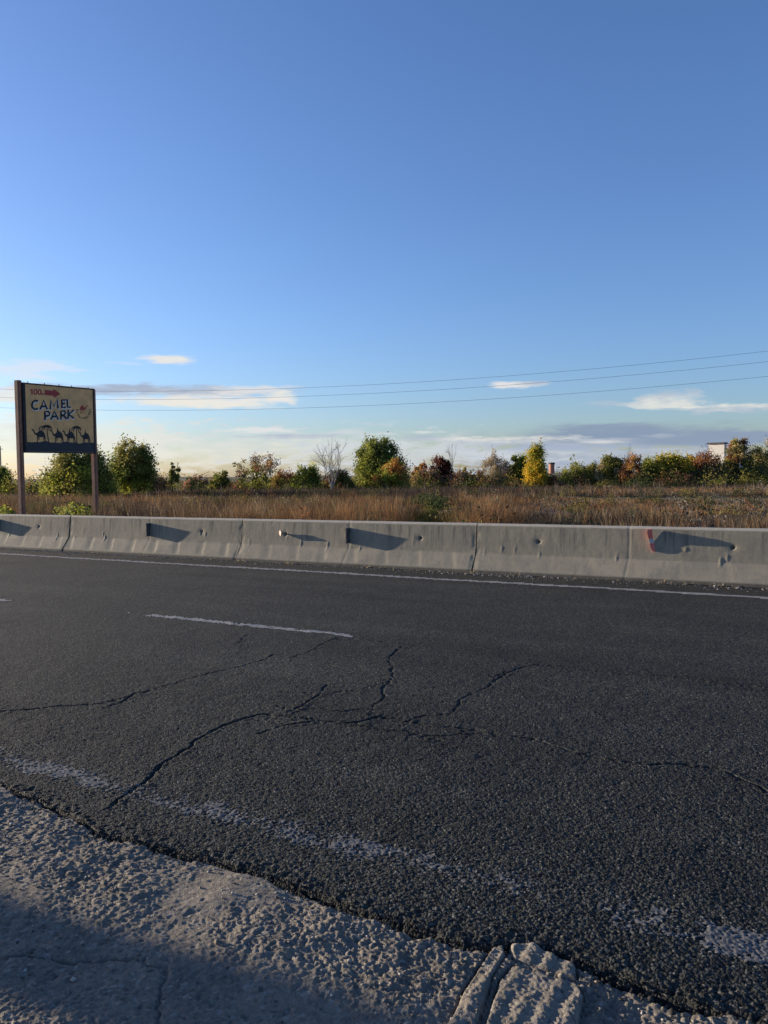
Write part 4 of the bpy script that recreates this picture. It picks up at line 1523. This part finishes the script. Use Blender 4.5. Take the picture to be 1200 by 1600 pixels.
class Art:
    """thin painted shapes: strokes and polygons gathered in one mesh"""

    def __init__(self, depth):
        self.V, self.F, self.d = [], [], depth

    def poly(self, pts):
        n = len(pts); b = len(self.V)
        P_ = [uv(*p) for p in pts]
        self.V += [PV(u, v, YP - self.d) for u, v in P_]
        self.V += [PV(u, v, YP - self.d + .0015) for u, v in P_]
        self.F.append(tuple(b + i for i in range(n)))
        self.F += [(b + i, b + i + n, b + (i + 1) % n + n, b + (i + 1) % n) for i in range(n)]

    def stroke(self, pts, w0, w1=None):
        w1 = w0 if w1 is None else w1
        pts = [np.array(p, float) for p in pts]
        L, Rr = [], []
        for i, p in enumerate(pts):
            t = pts[min(i + 1, len(pts) - 1)] - pts[max(i - 1, 0)]
            t /= np.linalg.norm(t) + 1e-9
            nn = np.array([-t[1], t[0]])
            w = w0 + (w1 - w0) * i / max(1, len(pts) - 1)
            e = t * w * .25 * (-1 if i == 0 else 1 if i == len(pts) - 1 else 0)
            L.append(p + e + nn * w / 2); Rr.append(p + e - nn * w / 2)
        for i in range(len(pts) - 1):
            b = len(self.V)
            for p in (L[i], L[i + 1], Rr[i + 1], Rr[i]):
                u, v = uv(*p)
                self.V.append(PV(u, v, YP - self.d - .0001 * (i % 2)))
            self.F.append((b, b + 1, b + 2, b + 3))

    def build(self, name, mat):
        return mesh_obj(name, np.array(self.V), self.F, mat, panel_parent)


panel_parent = sign
LET = {
    'C': [[(200, 290), (165, 283), (135, 305), (122, 345), (132, 385), (165, 408), (205, 398)]],
    'A': [[(243, 405), (290, 285), (340, 405)], [(262, 368), (322, 368)]],
    'M': [[(388, 405), (400, 285), (446, 372), (490, 276), (504, 396)]],
    'E': [[(612, 285), (560, 285), (564, 392), (616, 390)], [(563, 336), (604, 335)]],
    'L': [[(643, 280), (651, 388), (692, 386)]],
    'P': [[(312, 555), (310, 442), (350, 440), (382, 462), (372, 498), (318, 505)]],
    'A2': [[(402, 553), (450, 440), (508, 553)], [(424, 515), (486, 515)]],
    'R': [[(552, 552), (552, 438), (600, 440), (622, 466), (600, 496), (556, 502)], [(588, 500), (638, 550)]],
    'K': [[(665, 545), (664, 432)], [(742, 432), (674, 490), (745, 542)]],
}
wh = Art(.0022); bl = Art(.0045)
for k, ss in LET.items():
    for s in ss:
        wh.stroke([(p[0] + 6, p[1] + 8) for p in s], 37)
        bl.stroke(s, 30)
wh.build('lettering_shadow', M_SWHITE)
bl.build('lettering', M_BLACK)

rd = Art(.003)
rd.stroke([(97, 135), (118, 120), (122, 192)], 22)
for cx in (170, 228):
    rd.stroke([(cx + 22 * math.cos(a), 158 + (cx - 120) * .06 + 34 * math.sin(a)) for a in np.linspace(0, 2 * math.pi, 13)], 18)
rd.stroke([(262, 202), (264, 178)], 12); rd.stroke([(264, 180), (278, 202), (292, 180)], 9); rd.stroke([(292, 178), (294, 202)], 12)
rd.build('distance_lettering', M_SRED)
ar = Art(.003)
ar.poly([(300, 135), (432, 150), (428, 118), (540, 198), (438, 252), (436, 222), (306, 208)])
ar.build('arrow', M_SRED)

# ground strip of the picture
gs_ = Art(.0022)
top_edge = [(66 + (1092 - 66) * t, 862 + 38 * t + 8 * math.sin(t * 19) + 4 * math.sin(t * 43)) for t in np.linspace(0, 1, 40)]
gs_.poly(top_edge + [(1094, 1028), (66, 998)])
gs_.build('dark_ground_strip', M_NAVY)


def camel(ox, oy, s=1.0, rider=1):
    c = Art(.0045)
    f = lambda pts: [(ox + s * p[0], oy + s * p[1]) for p in pts]
    # head, neck, body (facing left)
    c.poly(f([(-8, 8), (0, -2), (16, 0), (28, 10), (36, 32), (48, 52), (66, 62), (74, 50), (64, 88), (52, 84), (34, 66), (22, 42), (18, 22), (2, 18)]))
    c.poly(f([(60, 60), (84, 40), (102, 22), (122, 14), (146, 24), (168, 44), (182, 70), (190, 98), (196, 130), (186, 132), (172, 112), (140, 116), (96, 108), (78, 100), (64, 86)]))
    if rider:
        c.poly(f([(92, 24), (98, -4), (104, -34), (109, -36), (113, -6), (122, 20)]))
    for leg_ in ([(80, 96), (76, 130), (80, 182)], [(92, 100), (102, 136), (96, 152)], [(176, 110), (168, 140), (178, 176)], [(184, 112), (190, 140), (202, 176)]):
        c.stroke(f(leg_), 16 * s, 10 * s)
    return c.build('camel_silhouette', M_BLACK)


camel(130, 688, 1.0, 0)
camel(396, 704, 1.0)
camel(582, 714, 1.0)
camel(838, 738, .93)


def palm(ox, oy, base, lean):
    c = Art(.0050)
    c.stroke([(ox, oy), (ox + lean * .6, (oy + base[1]) / 2), base], 11, 15)
    for a, L in ((200, 95), (170, 80), (235, 70), (340, 85), (10, 75), (300, 62), (150, 60), (40, 50)):
        ar_ = math.radians(a)
        pts = []
        for t in np.linspace(0, 1, 6):
            pts.append((ox + L * t * math.cos(ar_), oy - 8 + L * .55 * t * math.sin(ar_) + 72 * t * t - 22 * t))
        c.stroke(pts, 22, 8)
    return c.build('palm_silhouette', M_BLACK)


palm(342, 655, (372, 882), 18)
palm(795, 678, (806, 900), 10)
cl_ = Art(.0050)
cl_.stroke([(232, 700), (236, 668), (252, 648), (290, 645)], 16, 8)
cl_.build('palm_frond', M_BLACK)

# round emblem: red camel above an arc of small letters
em = Art(.0045)
em.poly([(838, 425), (852, 392), (876, 366), (900, 372), (914, 396), (934, 400), (944, 376), (972, 372), (970, 384), (954, 392), (944, 418), (918, 428), (900, 430), (868, 432)])
em.build('emblem_camel', M_SRED)
eo = Art(.0045)
for leg_ in ([(856, 424), (850, 448), (858, 486)], [(872, 428), (876, 452), (872, 486)], [(902, 426), (892, 456), (898, 486)], [(912, 424), (918, 452), (912, 480)]):
    eo.stroke(leg_, 11, 7)
eo.build('emblem_legs', M_ORANGE)
el_ = Art(.0030)
el2 = Art(.0048)
NL = 11
for k in range(NL):
    a = math.radians(190 - 200 * k / (NL - 1))
    cx, cy = 908 + 104 * math.cos(a), 448 + 100 * math.sin(a)
    tx, ty = -math.sin(a), math.cos(a)
    nx_, ny_ = math.cos(a), math.sin(a)
    g = lambda p, q_: (cx + tx * p + nx_ * q_, cy + ty * p + ny_ * q_)
    el_.stroke([g(0, -17), g(0, 17)], 34)
    glyph = [[(-8, -12), (-8, 12)], [(8, -12), (8, 12)]] if k % 3 == 0 else ([[(-9, 12), (0, -12), (9, 12)]] if k % 3 == 1 else [[(-8, -12), (-8, 12)], [(-8, -11), (9, -11)]])
    for s in glyph:
        el2.stroke([g(*p) for p in s], 8)
    if k % 3 != 1:
        el2.stroke([g(-8, 1), g(8, 1)], 7)
elo = el2.build('emblem_lettering', M_BLACK); elo['kind'] = 'stuff'

# ------------------------------------------------------------------ poles and cables
WZ = {}


def wire_line(px_l, py_l, d_l, px_r, py_r, d_r):
    return at(px_l, py_l, d_l), at(px_r, py_r, d_r)


WIRES = [((0, 608), (700, 594), (1200, 548.5), 'uppermost of the three thin power cables crossing the sky'),
         ((0, 621), (700, 608), (1200, 565), 'middle one of the three thin power cables crossing the sky'),
         ((0, 637), (700, 627.5), (1200, 588), 'lowest of the three thin power cables crossing the sky')]
ends_l, ends_r = [], []
for a, b, c, lab in WIRES:
    A3, B3, C3 = at(a[0], a[1], 62.0), at(b[0], b[1], 52.3), at(c[0], c[1], 47.0)
    # straight in plan, parabola in height through the three sightings
    P0 = A3[:2]; dv = C3[:2] - A3[:2]; L = np.linalg.norm(dv); dv = dv / L
    tb = float(np.dot(B3[:2] - P0, dv))
    co = np.polyfit([0, tb, L], [A3[2], B3[2], C3[2]], 2)
    ts = np.linspace(-9, L + 14, 60)
    pts = [np.array([P0[0] + dv[0] * t, P0[1] + dv[1] * t, np.polyval(co, t)]) for t in ts]
    o = MB().tube(pts, .0085, 5).build('power_cable', M_WIRE)
    tag(o, lab, 'cable', 'power cables above the field')
    ends_l.append(pts[0]); ends_r.append(pts[-1])
for ends, lab in ((ends_l, 'wooden pole holding the power cables left of the sign'), (ends_r, 'wooden pole holding the power cables right of the field')):
    top = max(e[2] for e in ends)
    c = np.mean([e for e in ends], 0)
    po = empty('utility_pole', (c[0], c[1], -.1), lab, 'utility pole', 'wooden utility poles')
    MB().tube([(0, 0, -.3), (0, 0, top * .5), (0, 0, top + .5)], [.16, .14, .11], 10).build('pole', M_WOOD, po)
    for e in ends:
        q = e - np.array([c[0], c[1], -.1])
        MB().tube([(0, 0, q[2] - .12), (q[0], q[1], q[2] - .12)] if np.hypot(q[0], q[1]) > .05 else [(0, 0, q[2] - .12), (.2, 0, q[2] - .12)], .03, 6).build('bracket', M_PLATE, po)
        MB().tube([(q[0], q[1], q[2] - .14), (q[0], q[1], q[2] - .05), (q[0], q[1], q[2])], [.03, .05, .03], 8).build('insulator', M_PORCELAIN, po)

# thin pole far off at the left edge
p = at(2, horizon_y(2), 150)
po = empty('utility_pole', (p[0], p[1], -.1), 'thin grey pole standing far off at the left edge of the field', 'utility pole', 'wooden utility poles')
hp = at(2, 697, 150)[2] + .1
MB().tube([(0, 0, 0), (0, 0, hp)], [.16, .11], 8).build('pole', M_WOOD, po)
MB().box((r0[0] * .25, r0[1] * .25, hp - .6), (.5, .12, .1), RT).build('crossarm', M_WOOD, po)

# roadside pole on the near side, left of the frame, whose long shadow lies across the apron
po = empty('roadside_pole', (-17.0, .20, -.1), 'thick wooden pole on the near side of the road', 'utility pole')
MB().tube([(0, 0, -.2), (0, 0, 4.0), (0, 0, 8.5)], [.24, .20, .15], 14).build('pole', M_WOOD, po)
MB().box((0, 0, 8.0), (.12, 1.8, .12)).build('crossarm', M_WOOD, po)
